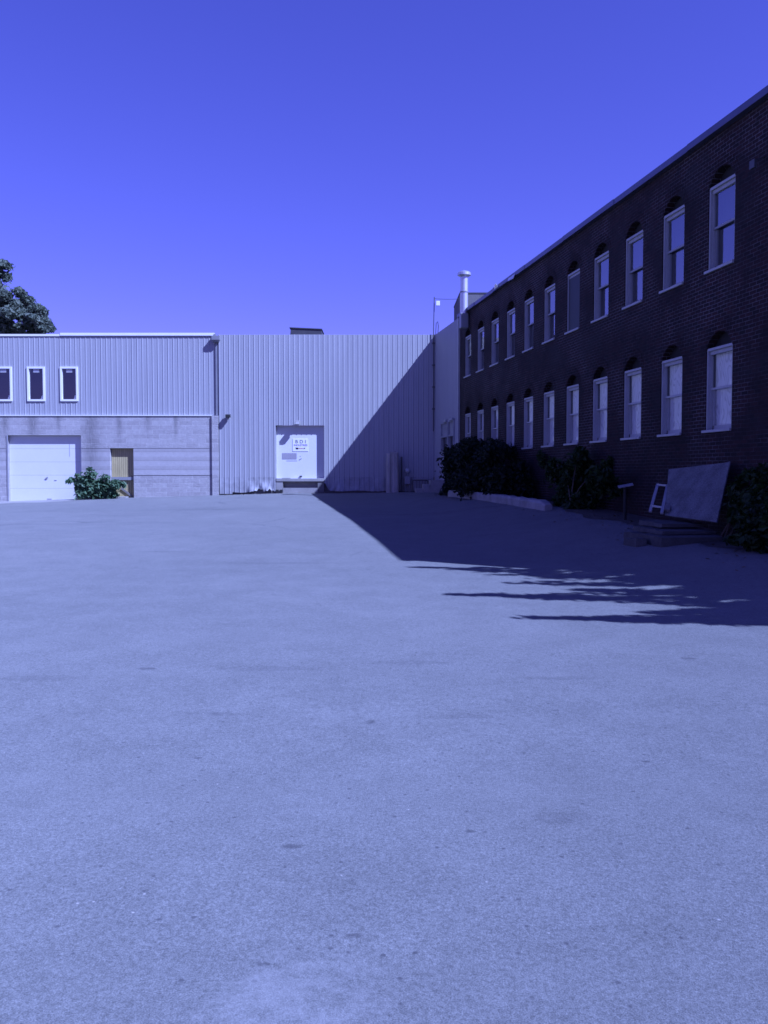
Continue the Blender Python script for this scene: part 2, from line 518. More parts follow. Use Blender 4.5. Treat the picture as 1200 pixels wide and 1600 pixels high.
def asphalt_mat():
    m, nt, b = new_mat('old_asphalt', 0.88, 0, 0.25)
    b.inputs['Diffuse Roughness'].default_value = 0.7
    tc = N(nt, 'ShaderNodeTexCoord')
    P = tc.outputs['Object']
    big = noise(nt, P, 0.16, 5, 0.6)
    c = ramp(nt, big, [(0.3, (0.120, 0.123, 0.121)), (0.7, (0.147, 0.149, 0.145))])
    mid = noise(nt, P, 1.6, 5, 0.65)
    c = mix(nt, 1.0, c, ramp(nt, mid, [(0.3, g3(0.90)), (0.7, g3(1.08))]), 'MULTIPLY')
    fine = noise(nt, P, 55.0, 3, 0.75)
    c = mix(nt, 1.0, c, ramp(nt, fine, [(0.36, g3(0.80)), (0.5, g3(1.0)), (0.64, g3(1.18))]), 'MULTIPLY')
    f3 = noise(nt, P, 170.0, 2, 0.7)
    c = mix(nt, 1.0, c, ramp(nt, f3, [(0.36, g3(0.72)), (0.64, g3(1.28))]), 'MULTIPLY')
    grit = noise(nt, P, 15.0, 5, 0.8)
    c = mix(nt, 1.0, c, ramp(nt, grit, [(0.34, g3(0.90)), (0.66, g3(1.1))]), 'MULTIPLY')
    # missing aggregate: small dark pits, some larger marks
    vo = N(nt, 'ShaderNodeTexVoronoi'); vo.inputs['Scale'].default_value = 17.0
    nt.links.new(P, vo.inputs['Vector'])
    vm = N(nt, 'ShaderNodeSeparateColor'); nt.links.new(vo.outputs['Color'], vm.inputs[0])
    pit = math_n(nt, 'MULTIPLY', ramp(nt, vo.outputs['Distance'], [(0.10, g3(0.75)), (0.22, g3(0.0))]), math_n(nt, 'GREATER_THAN', vm.outputs[0], 0.8))
    c = mix(nt, pit, c, (0.055, 0.055, 0.06))
    chip = math_n(nt, 'MULTIPLY', ramp(nt, vo.outputs['Distance'], [(0.06, g3(0.6)), (0.13, g3(0.0))]), math_n(nt, 'LESS_THAN', vm.outputs[0], 0.06))
    c = mix(nt, chip, c, (0.36, 0.35, 0.33))
    spots = noise(nt, P, 2.3, 3, 0.8)
    c = mix(nt, ramp(nt, spots, [(0.70, g3(0.0)), (0.77, g3(0.4))]), c, (0.07, 0.07, 0.075))
    # tyre-scuffed, slightly darker lanes and dirt washed along the slope
    tl = N(nt, 'ShaderNodeMapping'); tl.inputs['Scale'].default_value = (0.12, 0.9, 1); tl.inputs['Rotation'].default_value = (0, 0, 0.25)
    nt.links.new(P, tl.inputs['Vector'])
    st = noise(nt, tl.outputs[0], 0.9, 4, 0.6)
    c = mix(nt, ramp(nt, st, [(0.55, g3(0)), (0.75, g3(0.18))]), c, (0.11, 0.11, 0.118))
    # cracks
    warp = N(nt, 'ShaderNodeVectorMath', operation='ADD')
    nz = N(nt, 'ShaderNodeTexNoise'); nz.inputs['Scale'].default_value = 0.8; nz.inputs['Detail'].default_value = 5
    nt.links.new(P, nz.inputs['Vector'])
    sc = N(nt, 'ShaderNodeVectorMath', operation='SCALE'); sc.inputs['Scale'].default_value = 1.2
    nt.links.new(nz.outputs['Color'], sc.inputs[0])
    nt.links.new(P, warp.inputs[0]); nt.links.new(sc.outputs[0], warp.inputs[1])
    cr = N(nt, 'ShaderNodeTexVoronoi', feature='DISTANCE_TO_EDGE'); cr.inputs['Scale'].default_value = 0.16
    nt.links.new(warp.outputs[0], cr.inputs['Vector'])
    msk = ramp(nt, noise(nt, P, 0.3, 3), [(0.47, g3(0)), (0.6, g3(1))])
    sxy = N(nt, 'ShaderNodeSeparateXYZ'); nt.links.new(P, sxy.inputs[0])
    far = N(nt, 'ShaderNodeMapRange'); far.inputs[1].default_value = 12; far.inputs[2].default_value = 24
    nt.links.new(sxy.outputs[1], far.inputs[0])
    line = math_n(nt, 'MULTIPLY', math_n(nt, 'MULTIPLY', ramp(nt, cr.outputs['Distance'], [(0.0, g3(0.8)), (0.008, g3(0))]), msk), far.outputs[0])
    c = mix(nt, line, c, (0.05, 0.05, 0.055))
    # pale spill near the viewer
    g = N(nt, 'ShaderNodeVectorMath', operation='DISTANCE')
    nt.links.new(P, g.inputs[0]); g.inputs[1].default_value = (-0.27, 2.65, -0.05)
    sp = math_n(nt, 'ADD', g.outputs['Value'], math_n(nt, 'MULTIPLY', math_n(nt, 'SUBTRACT', noise(nt, P, 5.0, 5, 0.7), 0.5), 1.1))
    c = mix(nt, ramp(nt, sp, [(0.05, g3(0.32)), (0.27, g3(0.0))]), c, (0.25, 0.25, 0.25))
    # a few oil drips and dark scabs, each at its own spot
    for u, v, rx, ry in ((577, 1129, .05, .06), (230, 1045, .09, .05), (345, 1116, .16, .07), (455, 1323, .05, .03), (330, 1115, .2, .04), (552, 1463, .04, .02), (412, 1509, .03, .015), (890, 1280, .2, .08), (720, 1120, .3, .06), (640, 1035, .5, .1), (60, 1060, .5, .12), (420, 1045, .6, .12), (310, 1185, .03, .02), (870, 1110, .04, .03), (735, 1300, .03, .02), (1010, 1190, .03, .02), (50, 819, 2.2, .35), (330, 796, 2.6, .4), (700, 801, .9, .3), (180, 806, 1.2, .25), (250, 862, .8, .12), (440, 880, 1.2, .15), (760, 836, .5, .15), (880, 1060, .4, .08), (1075, 1029, .1, .05)):
        q = ground_pt(u, v)
        dx = math_n(nt, 'DIVIDE', math_n(nt, 'SUBTRACT', sxy.outputs[0], q.x), rx)
        dy = math_n(nt, 'DIVIDE', math_n(nt, 'SUBTRACT', sxy.outputs[1], q.y), ry)
        r2 = math_n(nt, 'ADD', math_n(nt, 'ADD', math_n(nt, 'MULTIPLY', dx, dx), math_n(nt, 'MULTIPLY', dy, dy)), math_n(nt, 'MULTIPLY', math_n(nt, 'SUBTRACT', grit, 0.5), 3.0))
        big_ = rx > 0.15
        c = mix(nt, ramp(nt, r2, [(0.1, g3(0.2 if big_ else 0.6)), (0.95, g3(0.0))]), c, (0.045, 0.045, 0.05))
    nt.links.new(c, b.inputs['Base Color'])
    h = math_n(nt, 'ADD', fine, math_n(nt, 'MULTIPLY', f3, 0.7))
    bump(nt, b, h, 0.45, 0.01)
    return m
M['asphalt'] = asphalt_mat()
M['soil'] = plain('dry_soil', (0.05, 0.043, 0.036), 0.95, 0.4, 2.0, fine=0.3)
M['apron'] = plain('worn_concrete_apron', (0.25, 0.243, 0.23), 0.9, 0.18, 1.4, fine=0.15)

# ------------------------------------------------------------------ ground
def axis(parts):
    out = []
    for a, b, st in parts:
        out += list(np.arange(a, b, st))
    return np.array(out + [parts[-1][1]])
gx = axis([(-900, -100, 100), (-100, -40, 6), (-40, -20, 2), (-20, 12, 0.5), (12, 40, 2), (40, 100, 6), (100, 900, 100)])
gy = axis([(-300, -30, 30), (-30, -2, 2), (-2, 45, 0.5), (45, 100, 5), (100, 1500, 100)])
X, Y = np.meshgrid(gx, gy)
Z = gz(X, Y)
mb = MB()
mb.v = [tuple(p) for p in np.stack([X.ravel(), Y.ravel(), Z.ravel()], 1)]
nx = len(gx)
mb.f = [(j * nx + i, j * nx + i + 1, (j + 1) * nx + i + 1, (j + 1) * nx + i) for j in range(len(gy) - 1) for i in range(nx - 1)]
ground = mb.build('ground', M['asphalt'], smooth=True)
tag(ground, 'worn grey asphalt yard with specks, faint cracks and a pale spill', 'ground', kind='structure')

def conform(name, mat, x0, x1, nx_, y0, y1, ny_, dz, shape=None):
    m = MB()
    def fn(a, c):
        x, y = shape(a, c) if shape else (a, c)
        return (x, y, float(gz(x, y)) + dz)
    m.grid(x0, x1, nx_, y0, y1, ny_, fn)
    return m.build(name, mat, smooth=True)

def apron_shape(a, c):
    wob = 0.25 * math.sin(a * 1.7) + 0.18 * math.sin(a * 4.1 + 1)
    return a, 40.2 - (1 - c) * (2.6 + wob - 0.9 * float(sstep(-15, -13.2, a)) * 2)
ap = conform('pavement', M['apron'], -24, -13.4, 60, 0.0, 1.0, 8, 0.006, apron_shape)
tag(ap, 'pale worn concrete apron in front of the white garage door', 'pavement', kind='structure')

def bed_shape(s, w):
    edge = 1.15 + 0.15 * math.sin(s * 1.3) + 0.1 * math.sin(s * 3.7)
    d = -(0.0 + w * edge)
    p = lw(s, d + 0.1, 0)
    return p.x, p.y
bed = conform('planting_bed', M['soil'], 5.0, 28.4, 90, 0.0, 1.0, 6, 0.008, bed_shape)
tag(bed, 'strip of dark soil along the foot of the brick wall', 'soil', kind='structure')

# ------------------------------------------------------------------ walls with openings, ribbed siding
def wall_holes(m, x0, x1, z0, z1, holes, y, depth):
    xs = sorted({x0, x1, *[h[0] for h in holes], *[h[1] for h in holes]})
    zs = sorted({z0, z1, *[h[2] for h in holes], *[h[3] for h in holes]})
    for i in range(len(xs) - 1):
        for j in range(len(zs) - 1):
            cx, cz = (xs[i] + xs[i + 1]) / 2, (zs[j] + zs[j + 1]) / 2
            if any(h[0] < cx < h[1] and h[2] < cz < h[3] for h in holes):
                continue
            m.quad((xs[i], y, zs[j]), (xs[i + 1], y, zs[j]), (xs[i + 1], y, zs[j + 1]), (xs[i], y, zs[j + 1]))
    for hx0, hx1, hz0, hz1 in holes:
        reveal(m, hx0, hx1, hz0, hz1, y, y + depth)

def reveal(m, x0, x1, z0, z1, ya, yb):
    m.quad((x0, ya, z0), (x0, ya, z1), (x0, yb, z1), (x0, yb, z0))
    m.quad((x1, ya, z0), (x1, yb, z0), (x1, yb, z1), (x1, ya, z1))
    m.quad((x0, ya, z1), (x1, ya, z1), (x1, yb, z1), (x0, yb, z1))
    m.quad((x0, ya, z0), (x0, yb, z0), (x1, yb, z0), (x1, ya, z0))

def siding(m, x0, x1, z0, z1, y, per, h=0.014, phase=0.0):
    pts = []
    k = math.floor((x0 - phase) / per) - 1
    while k * per + phase < x1 + per:
        b0 = k * per + phase
        for dx, dy in ((0.0, 0), (0.44, 0), (0.46, -0.004), (0.52, -0.004), (0.54, 0)):
            pts.append((b0 + dx * per, y + dy))
        pts += [(b0 + per - 0.05, y), (b0 + per - 0.042, y - h), (b0 + per - 0.012, y - h)]
        k += 1
    inside = [p for p in pts if x0 < p[0] < x1]
    def at(x):
        xs = [p[0] for p in pts]; ys = [p[1] for p in pts]
        return float(np.interp(x, xs, ys))
    seq = [(x0, at(x0))] + inside + [(x1, at(x1))]
    for (xa, ya), (xb, yb) in zip(seq[:-1], seq[1:]):
        m.quad((xa, ya, z0), (xb, yb, z0), (xb, yb, z1), (xa, ya, z1))

# ------------------------------------------------------------------ block-and-siding building (behind the garage door)
FY = 40.0
XL, XM, XR = -34.0, -7.62, 2.37
blk = empty('block_building', (0, 0, 0))
tag(blk, 'low building with concrete block base, grey ribbed upper siding and a white garage door', 'building')
GAR = (-17.38, -13.97, 0.0, 3.43)
DOR = (-12.64, -11.56, 0.30, 2.84)
m = MB()
wall_holes(m, XL, -7.92, -0.5, 4.31, [GAR, DOR], FY - 0.06, 0.25)
m.build('block_wall', M['block'], blk)
m = MB()
m.box(-7.92, -7.62, FY - 0.14, FY + 0.3, -0.3, 4.325)
m.build('corner_pier', M['block'], blk)
# thin shadow joint at door-head height
m = MB()
m.box(-13.96, -7.921, FY - 0.072, FY - 0.058, 2.832, 2.848)
m.box(XL, -17.39, FY - 0.072, FY - 0.058, 2.832, 2.848)
m.box(-11.55, -7.921, FY - 0.076, FY - 0.058, 1.585, 1.60)
m.build('ledge', M['concrete'], blk)
m = MB()
m.box(XL, -7.922, FY - 0.10, FY + 0.02, 4.312, 4.342)
m.build('flashing', M['trim_white'], blk)
WINS = [(-17.94, -17.12), (-16.42, -15.60), (-14.90, -14.08)]
more = [(-19.46, -18.64), (-20.98, -20.16)]
holes = [(a, b, 4.99, 6.57) for a, b in more + WINS]
m = MB()
xs = [XL] + [q for h in sorted(holes) for q in h[:2]] + [-7.70]
for i in range(0, len(xs) - 1):
    if i % 2 == 0:
        siding(m, xs[i], xs[i + 1], 4.335, 7.98, FY, 0.2365, phase=0.03)
    else:
        siding(m, xs[i], xs[i + 1], 4.335, 4.99, FY, 0.2365, phase=0.03)
        siding(m, xs[i], xs[i + 1], 6.57, 7.98, FY, 0.2365, phase=0.03)
m.build('siding', M['siding'], blk)
m = MB()
m.box(XL, -14.86, FY - 0.045, FY + 0.25, 7.965, 8.055)
m.box(-14.86, -7.80, FY - 0.065, FY + 0.25, 7.985, 8.11)
m.build('roof_trim', M['trim_white'], blk)
m = MB()
m.box(XL, -7.66, FY + 0.26, FY + 25, 7.8, 7.98)
m.box(XL, -7.66, FY + 24.6, FY + 25, -0.5, 7.8)
m.box(XL, XL + 0.2, FY + 0.3, FY + 24.6, -0.5, 7.8)
m.build('roof', M['bitumen'], blk)
m = MB()
m.box(XL + 0.3, -7.7, FY + 0.9, FY + 1.0, -0.4, 7.7)
m.build('inner_wall', M['void'], blk)

def small_window(x0, x1, z0, z1):
    m = MB()
    fw = 0.085
    for a, b, c, d in ((x0, x1, z0, z0 + fw), (x0, x1, z1 - fw, z1), (x0, x0 + fw, z0 + fw, z1 - fw), (x1 - fw, x1, z0 + fw, z1 - fw)):
        m.box(a, b, FY - 0.055, FY + 0.10, c, d)
    w = m.build('window', M['trim_white'], blk)
    m = MB()
    m.quad((x0 + fw, FY + 0.035, z0 + fw), (x1 - fw, FY + 0.035, z0 + fw), (x1 - fw, FY + 0.035, z1 - fw), (x0 + fw, FY + 0.035, z1 - fw))
    m.build('pane', M['pane_dark'], w)
    cx = (x0 + x1) / 2
    m = MB(); m.slab([(cx - 0.14, FY + 0.02, z1 - 0.25), (cx + 0.14, FY + 0.02, z1 - 0.25), (cx + 0.14, FY + 0.02, z1 - 0.12), (cx - 0.14, FY + 0.02, z1 - 0.12)], 0.004)
    m.build('sticker', M['sticker'], w)
    m = MB(); m.slab([(x1 - fw - 0.13, FY + 0.02, z0 + fw + 0.02), (x1 - fw - 0.02, FY + 0.02, z0 + fw + 0.02), (x1 - fw - 0.02, FY + 0.02, z0 + fw + 0.19), (x1 - fw - 0.09, FY + 0.02, z0 + fw + 0.19)], 0.004)
    m.build('sticker', M['sticker'], w)
    return w
for a, b in WINS + more:
    small_window(a, b, 4.99, 6.57)

# sectional garage door
gd = MB()
gx0, gx1 = GAR[0], GAR[1]
gzb = 0.36
nsec = 5
for k in range(nsec):
    za = gzb + (3.43 - gzb) * k / nsec; zb = gzb + (3.43 - gzb) * (k + 1) / nsec
    gd.box(gx0 + 0.01, gx1 - 0.01, FY + 0.15, FY + 0.19, za + 0.003, zb - 0.003)
gdo = gd.build('garage_door', M['white'], blk)
m = MB()
m.box(gx0 + 0.03, gx1 - 0.03, FY + 0.135, FY + 0.148, 0.33, 0.385)
m.build('bottom_seal', M['rubber'], gdo)
m = MB()
m.bar((-15.72, FY + 0.13, 1.42), (-15.60, FY + 0.13, 1.50), 0.03, 0.04)
m.bar((-15.68, FY + 0.13, 1.41), (-15.62, FY + 0.13, 1.45), 0.03, 0.05)
m.build('handle', M['grey_metal'], gdo)
m = MB(); m.box(-15.30, -15.19, FY + 0.13, FY + 0.148, 1.345, 1.365); m.build('slide_bolt', M['grey_metal'], gdo)
m = MB()
m.box(-14.585, -14.57, FY + 0.142, FY + 0.149, 2.45, 3.05)
m.build('seam_strip', M['mauve'], gdo)
m = MB()
m.box(-15.66, -15.45, FY + 0.142, FY + 0.149, 0.44, 0.50)
m.build('scuff_plate', M['mauve'], gdo)
m = MB()
m.box(gx0 - 0.02, gx0 + 0.05, FY - 0.085, FY - 0.062, 0.2, 3.43)
m.build('jamb_angle', M['grey_metal'], gdo)

# yellow boarded door with a grey bar
yd = MB()
x = DOR[0] + 0.02
while x < DOR[1] - 0.05:
    yd.box(x, x + 0.078, FY + 0.135, FY + 0.16, 0.45, 2.83)
    x += 0.09
ydo = yd.build('door', M['yellow'], blk)
ydo['label'] = 'faded yellow boarded door with a grey crossbar'
m = MB(); m.box(DOR[0], DOR[1], FY + 0.161, FY + 0.17, 0.30, 2.84); m.build('backing', M['wood_grey'], ydo)
m = MB(); m.box(DOR[0] + 0.01, DOR[1] - 0.01, FY + 0.03, FY + 0.11, 1.36, 1.50); m.build('crossbar', M['grey_metal'], ydo)
m = MB()
m.bar((DOR[0] + 0.45, FY + 0.10, 0.98), (DOR[1] - 0.06, FY + 0.10, 0.55), 0.05, 0.09)
m.build('shadow_bar', M['wood_grey'], ydo)  # added grey bar stands in for the diagonal shadow low on the door
m = MB(); m.box(DOR[0] + 0.02, DOR[0] + 0.78, FY - 0.30, FY + 0.13, 0.45, 0.60, 0.015); m.build('step', M['concrete'], blk)
# rain-water head and downpipe in the corner of the two fronts
hd = MB()
hd.hexa([(-7.82, FY - 0.20, 7.66), (-7.56, FY - 0.20, 7.66), (-7.56, FY, 7.66), (-7.82, FY, 7.66),
         (-7.86, FY - 0.27, 7.76), (-7.52, FY - 0.27, 7.76), (-7.52, FY, 7.76), (-7.86, FY, 7.76)])
hd.box(-7.87, -7.51, FY - 0.28, FY, 7.762, 7.95)
hd.box(-7.80, -7.70, FY - 0.2, FY, 7.952, 8.04)
hdo = hd.build('rainwater_head', M['lead_grey'], blk)
m = MB()
m.box(-7.735, -7.655, FY - 0.066, FY - 0.006, 4.34, 7.655)
m.build('downpipe', M['lead_grey'], hdo)
m = MB(); m.box(-7.699, -7.602, FY - 0.004, FY + 0.2, 4.335, 7.98); m.build('corner_panel', M['siding'], blk)

# ------------------------------------------------------------------ metal warehouse with the loading door
whs = empty('metal_warehouse', (0, 0, 0))
tag(whs, 'grey ribbed metal warehouse front with a white loading door and torn lower panels', 'building')
DX0, DX1, DZ0, DZ1 = -4.99, -2.75, 1.44, 3.88
WY = FY - 0.07
PER = 0.2285
m = MB()
siding(m, -7.60, DX0, 1.47, 8.03, WY, PER)
siding(m, DX1, 2.36, 1.50, 8.03, WY, PER)
siding(m, DX0, DX1, DZ1, 8.03, WY, PER)
m.quad((-7.60, WY, 0.6), (-7.60, WY, 8.03), (-7.60, FY + 0.2, 8.03), (-7.60, FY + 0.2, 0.6))
# opening lining
reveal(m, DX0, DX1, DZ0, DZ1, WY, WY + 0.235)
m.build('siding', M['siding'], whs)
m = MB()
m.box(-7.60, 2.36, WY + 0.004, FY + 0.1, 7.98, 8.025)
m.build('roof_edge', M['siding_old'], whs)

def torn(x):
    """height of the lower edge of the panels left of the loading door"""
    zb = 0.80 + 0.02 * math.sin(x * 5)
    if x < -7.0: zb = 0.72
    t = float(sstep(-6.2, -5.8, x))
    zb += t * (0.10 + 0.05 * math.sin(x * 14) + 0.03 * math.sin(x * 37 + 2))
    return zb

def skirt(x0, x1, n, dent, edge):
    m = MB()
    def fn(x, q):
        zb = edge(x)
        z = zb + (1.50 - zb) * q
        ph = (x / PER) % 1.0
        rib = 0.02 if ph > 0.8 else 0.0
        flat = dent(x)
        y = WY - 0.018 - rib * (1 - flat * (1 - q) ** 0.7)
        y -= flat * (1 - q) ** 2 * (0.055 + 0.05 * math.sin(x * 9 + q * 3) + 0.025 * math.sin(x * 23 - q * 6))
        return (x, y, z)
    m.grid(x0, x1, n, 0, 1, 10, fn)
    return m
dent_l = lambda x: float(sstep(-6.7, -5.9, x)) * (1 - 0.5 * float(sstep(-5.25, -5.0, x)))
s1 = skirt(-7.59, DX0 - 0.003, 230, dent_l, torn).build('dented_panel', M['siding_old'], whs)
s1['label'] = 'crumpled lower panels torn along the bottom'
def edge_r(x):
    return 0.86 + 0.35 * (1 - float(sstep(DX1, DX1 + 0.35, x))) ** 2 + 0.02 * math.sin(x * 4)
dent_r = lambda x: (1 - float(sstep(-1.95, -1.8, x))) * 0.9 + 0.25 * float(sstep(-1.7, -1.5, x)) * (1 - float(sstep(-0.3, 0.2, x)))
s2 = skirt(DX1 + 0.003, 2.30, 300, dent_r, edge_r).build('dented_panel', M['siding_old'], whs)
m = MB()
m.box(-7.6, DX0 - 0.004, FY + 0.03, FY + 0.3, 0.2, 1.5)
m.box(DX1 + 0.004, 2.34, FY + 0.03, FY + 0.3, 0.2, 1.5)
m.build('foundation', M['concrete_dark'], whs)
# loading dock below the door
m = MB()
m.box(DX0 + 0.01, DX1 - 0.01, WY - 0.05, FY + 0.3, 1.29, 1.435, 0.02)
m.box(DX0 + 0.01, -4.67, WY - 0.02, FY + 0.3, 0.5, 1.288)
m.box(-4.668, -3.06, FY + 0.20, FY + 0.3, 0.5, 1.288)
m.box(-4.668, -3.06, WY - 0.03, FY + 0.199, 0.5, 1.00)
dk = m.build('loading_dock', M['concrete'], whs)
m = MB()
m.box(-3.058, DX1 - 0.011, WY - 0.01, FY + 0.3, 0.5, 1.287)
m.build('pier', M['concrete_dark'], dk)  # dock concrete in a darker colour, for the shade on this side
m = MB()
m.box(-4.98, -4.86, WY - 0.11, WY - 0.022, 0.80, 0.92)
m.box(-4.80, -4.68, WY - 0.11, WY - 0.022, 0.80, 0.92)
m.build('bumper', M['rubber'], dk)
ld = MB()
ld.box(DX0 + 0.005, DX1 - 0.005, WY + 0.215, WY + 0.260, 1.437, 3.875)
ldo = ld.build('loading_door', M['white'], whs)
m = MB(); m.slab([(-4.72, WY + 0.210, 2.33), (-4.05, WY + 0.210, 2.33), (-4.05, WY + 0.210, 2.61), (-4.72, WY + 0.210, 2.61)], 0.004)
m.build('faded_sheet', M['mauve'], ldo)
m = MB()
m.box(-4.52, -4.03, WY + 0.207, WY + 0.213, 2.245, 2.262)
m.bar((-3.93, WY + 0.208, 2.30), (-3.82, WY + 0.208, 2.37), 0.02, 0.03)
m.box(-3.90, -3.86, WY + 0.207, WY + 0.213, 2.45, 2.47)
m.build('latch', M['grey_metal'], ldo)
m = MB(); m.box(-3.91, -3.80, WY + 0.160, WY + 0.213, 1.515, 1.56); m.build('pull_handle', M['rubber'], ldo)
m = MB(); m.box(-4.72, -4.33, WY - 0.03, WY + 0.180, 1.437, 1.455); m.build('dock_plate', M['dark_metal'], ldo)

# return wall in the plane of the brick wall
ret = empty('siding_return', WO, WALL_ROT)
ret.parent = whs
m = MB()
RH = [(1.45, 2.72, 2.62, 3.93), (2.80, 3.82, 2.62, 3.93)]
siding(m, 0.0, 1.45, 0.75, 8.02, -0.03, PER)
for a, b, c, d in RH:
    siding(m, a, b, 0.75, c, -0.03, PER); siding(m, a, b, d, 8.02, -0.03, PER)
siding(m, 2.72, 2.80, 0.75, 8.02, -0.03, PER)
siding(m, 3.82, 4.34, 0.75, 8.02, -0.03, PER)
m.build('siding', M['siding'], ret)
for a, b, c, d in RH:
    m = MB()
    for q in ((a, b, c, c + 0.07), (a, b, d - 0.09, d), (a, a + 0.08, c + 0.07, d - 0.09), (b - 0.08, b, c + 0.07, d - 0.09), (a + 0.08, b - 0.08, (c + d) / 2 - 0.04, (c + d) / 2 + 0.03)):
        m.box(q[0], q[1], -0.10, 0.03, q[2], q[3])
    w = m.build('return_window', M['siding_old'], ret)
    m = MB(); m.box(b - 0.5, b + 0.03, -0.19, -0.101, d - 0.05, d + 0.05); m.build('hood', M['window_white'], w)
    m = MB(); m.box(a + 0.08, b - 0.08, -0.03, -0.02, (c + d) / 2 + 0.03, d - 0.09); m.build('upper_panel', M['siding_old'], w)
    m = MB(); m.quad((a + 0.08, 0, c + 0.07), (b - 0.08, 0, c + 0.07), (b - 0.08, 0, (c + d) / 2 - 0.04), (a + 0.08, 0, (c + d) / 2 - 0.04)); m.build('pane', M['pane_dark'], w)
    m = MB(); m.box(a - (0.5 if a < 2 else 0.03), b + 0.03, 0.08, 0.1, c - 0.05, d + 0.05); m.build('dark_room', M['void'], w)
for ch in list(ret.children):                     # parts hang straight from the warehouse
    ch.parent = whs
    ch.location = WO
    ch.rotation_euler = (0, 0, WALL_ROT)
bpy.data.objects.remove(ret)
m = MB()
m.box(4.34, 4.50, -0.075, 0.05, 0.75, 8.03)
m.build('corner_trim', M['window_white'], whs).matrix_local = Matrix.Translation(WO) @ Matrix.Rotation(WALL_ROT, 4, 'Z')
m = MB()
cs = [lw(-6.0, 0.2, 0), lw(0.05, 0.2, 0), lw(4.4, 0.1, 0), lw(4.4, 9, 0), lw(-6, 9, 0)]
m.slab([(-7.55, FY + 0.12, 7.85), (2.4, FY + 0.12, 7.85), (2.4, FY + 25, 7.85), (-7.55, FY + 25, 7.85)], 0.12)
q = [lw(0.0, 0.02, 7.84), lw(4.4, 0.02, 7.84), lw(4.4, 9, 7.84), lw(-3.0, 9, 7.84)]
m.slab(q[::-1] if (q[1] - q[0]).cross(q[2] - q[0]).z < 0 else q, 0.12)
m.build('roof', M['bitumen'], whs)

# ------------------------------------------------------------------ brick mill building
bb = empty('brick_building', WO, WALL_ROT)
tag(bb, 'long two-storey dark brick mill building with arched windows in two rows', 'building')
S0, S1 = 4.42, 29.6
WW, PITCHW, SF = 0.91, 1.821, 5.285
NCOL = 11
cols = [SF + PITCHW * k for k in range(NCOL)] + [26.6]
Z_LOW, Z_UP, WH = 2.44, 5.495, 1.535
ARCH = 0.33
NA = 10
def arch_pts(x0, x1, zs, rise, n=NA):
    c = (x0 + x1) / 2; half = (x1 - x0) / 2
    R = (half * half + rise * rise) / (2 * rise)
    out = []
    for i in range(n + 1):
        x = x0 + (x1 - x0) * i / n
        out.append((x, zs + math.sqrt(max(0, R * R - (x - c) ** 2)) - (R - rise)))
    return out
m = MB()
ZB, ZT = -0.3, 8.0
DEP = 0.30
def band(x0, x1, z0, z1):
    m.quad((x0, 0, z0), (x1, 0, z0), (x1, 0, z1), (x0, 0, z1))
rows = [(Z_LOW, 5.2), (Z_UP, ZT)]
prev = S0
for c in cols + [S1]:
    band(prev, c, ZB, ZT)
    prev = c + WW
for c in cols:
    zlow = ZB
    for zr, ztop in rows:
        band(c, c + WW, zlow, zr)
        ap_ = arch_pts(c, c + WW, zr + WH, ARCH)
        for (xa, za), (xb, zb) in zip(ap_[:-1], ap_[1:]):
            m.quad((xa, 0, za), (xb, 0, zb), (xb, 0, ztop), (xa, 0, ztop))
            m.quad((xa, 0, za), (xa, DEP, za), (xb, DEP, zb), (xb, 0, zb))
        m.quad((c, 0, zr), (c, 0, zr + WH), (c, DEP, zr + WH), (c, DEP, zr))
        m.quad((c + WW, 0, zr), (c + WW, DEP, zr), (c + WW, DEP, zr + WH), (c + WW, 0, zr + WH))
        m.quad((c, 0, zr), (c, DEP, zr), (c + WW, DEP, zr), (c + WW, 0, zr))
        zlow = ztop
m.quad((S1, 0, ZB), (S1, 13, ZB), (S1, 13, ZT), (S1, 0, ZT))
m.quad((S0, 13, ZB), (S0, 0, ZB), (S0, 0, ZT), (S0, 13, ZT))
m.quad((S0, 13, ZB), (S0, 13, ZT), (S1, 13, ZT), (S1, 13, ZB))
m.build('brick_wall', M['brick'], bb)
m = MB(); m.box(S0 + 0.1, S1 - 0.1, 0.62, 0.66, 0.0, 7.8); m.build('inner_wall', M['void'], bb)
m = MB(); m.box(S0 - 0.05, S1 + 0.05, 0.05, 13.1, 7.99, 8.06); m.build('roof', M['bitumen'], bb)
# metal edge strip, in lengths, one length bent and dropped
m = MB()
sl = [4.5, 7.1, 9.55, 13.0, 16.2, 19.5, 22.9, 26.0, 29.65]
for i, (a, b) in enumerate(zip(sl[:-1], sl[1:])):
    dz = [0, -0.004, 0.004, 0, 0.003, -0.002, 0.003, 0][i]
    dy = [0, 0.012, 0, 0.006, 0, 0.008, 0, 0.005][i]
    m.box(a + 0.004, b - 0.004, -0.14 + dy, 0.12, 7.995 + dz, 8.125 + dz)
m.build('roof_edge', M['coping'], bb)
m = MB()
m.slab([(9.85, -0.15, 8.04), (10.3, -0.16, 8.03), (10.28, -0.24, 8.13), (9.95, -0.2, 8.15)], 0.012)
m.build('bent_flashing', M['steel'], bb)
m = MB()
m.slab([(11.4, -0.16, 7.96), (12.1, -0.2, 7.90), (12.15, -0.16, 8.04), (11.4, -0.15, 8.04)], 0.015)
e = m.build('bent_flashing', M['steel'], bb)
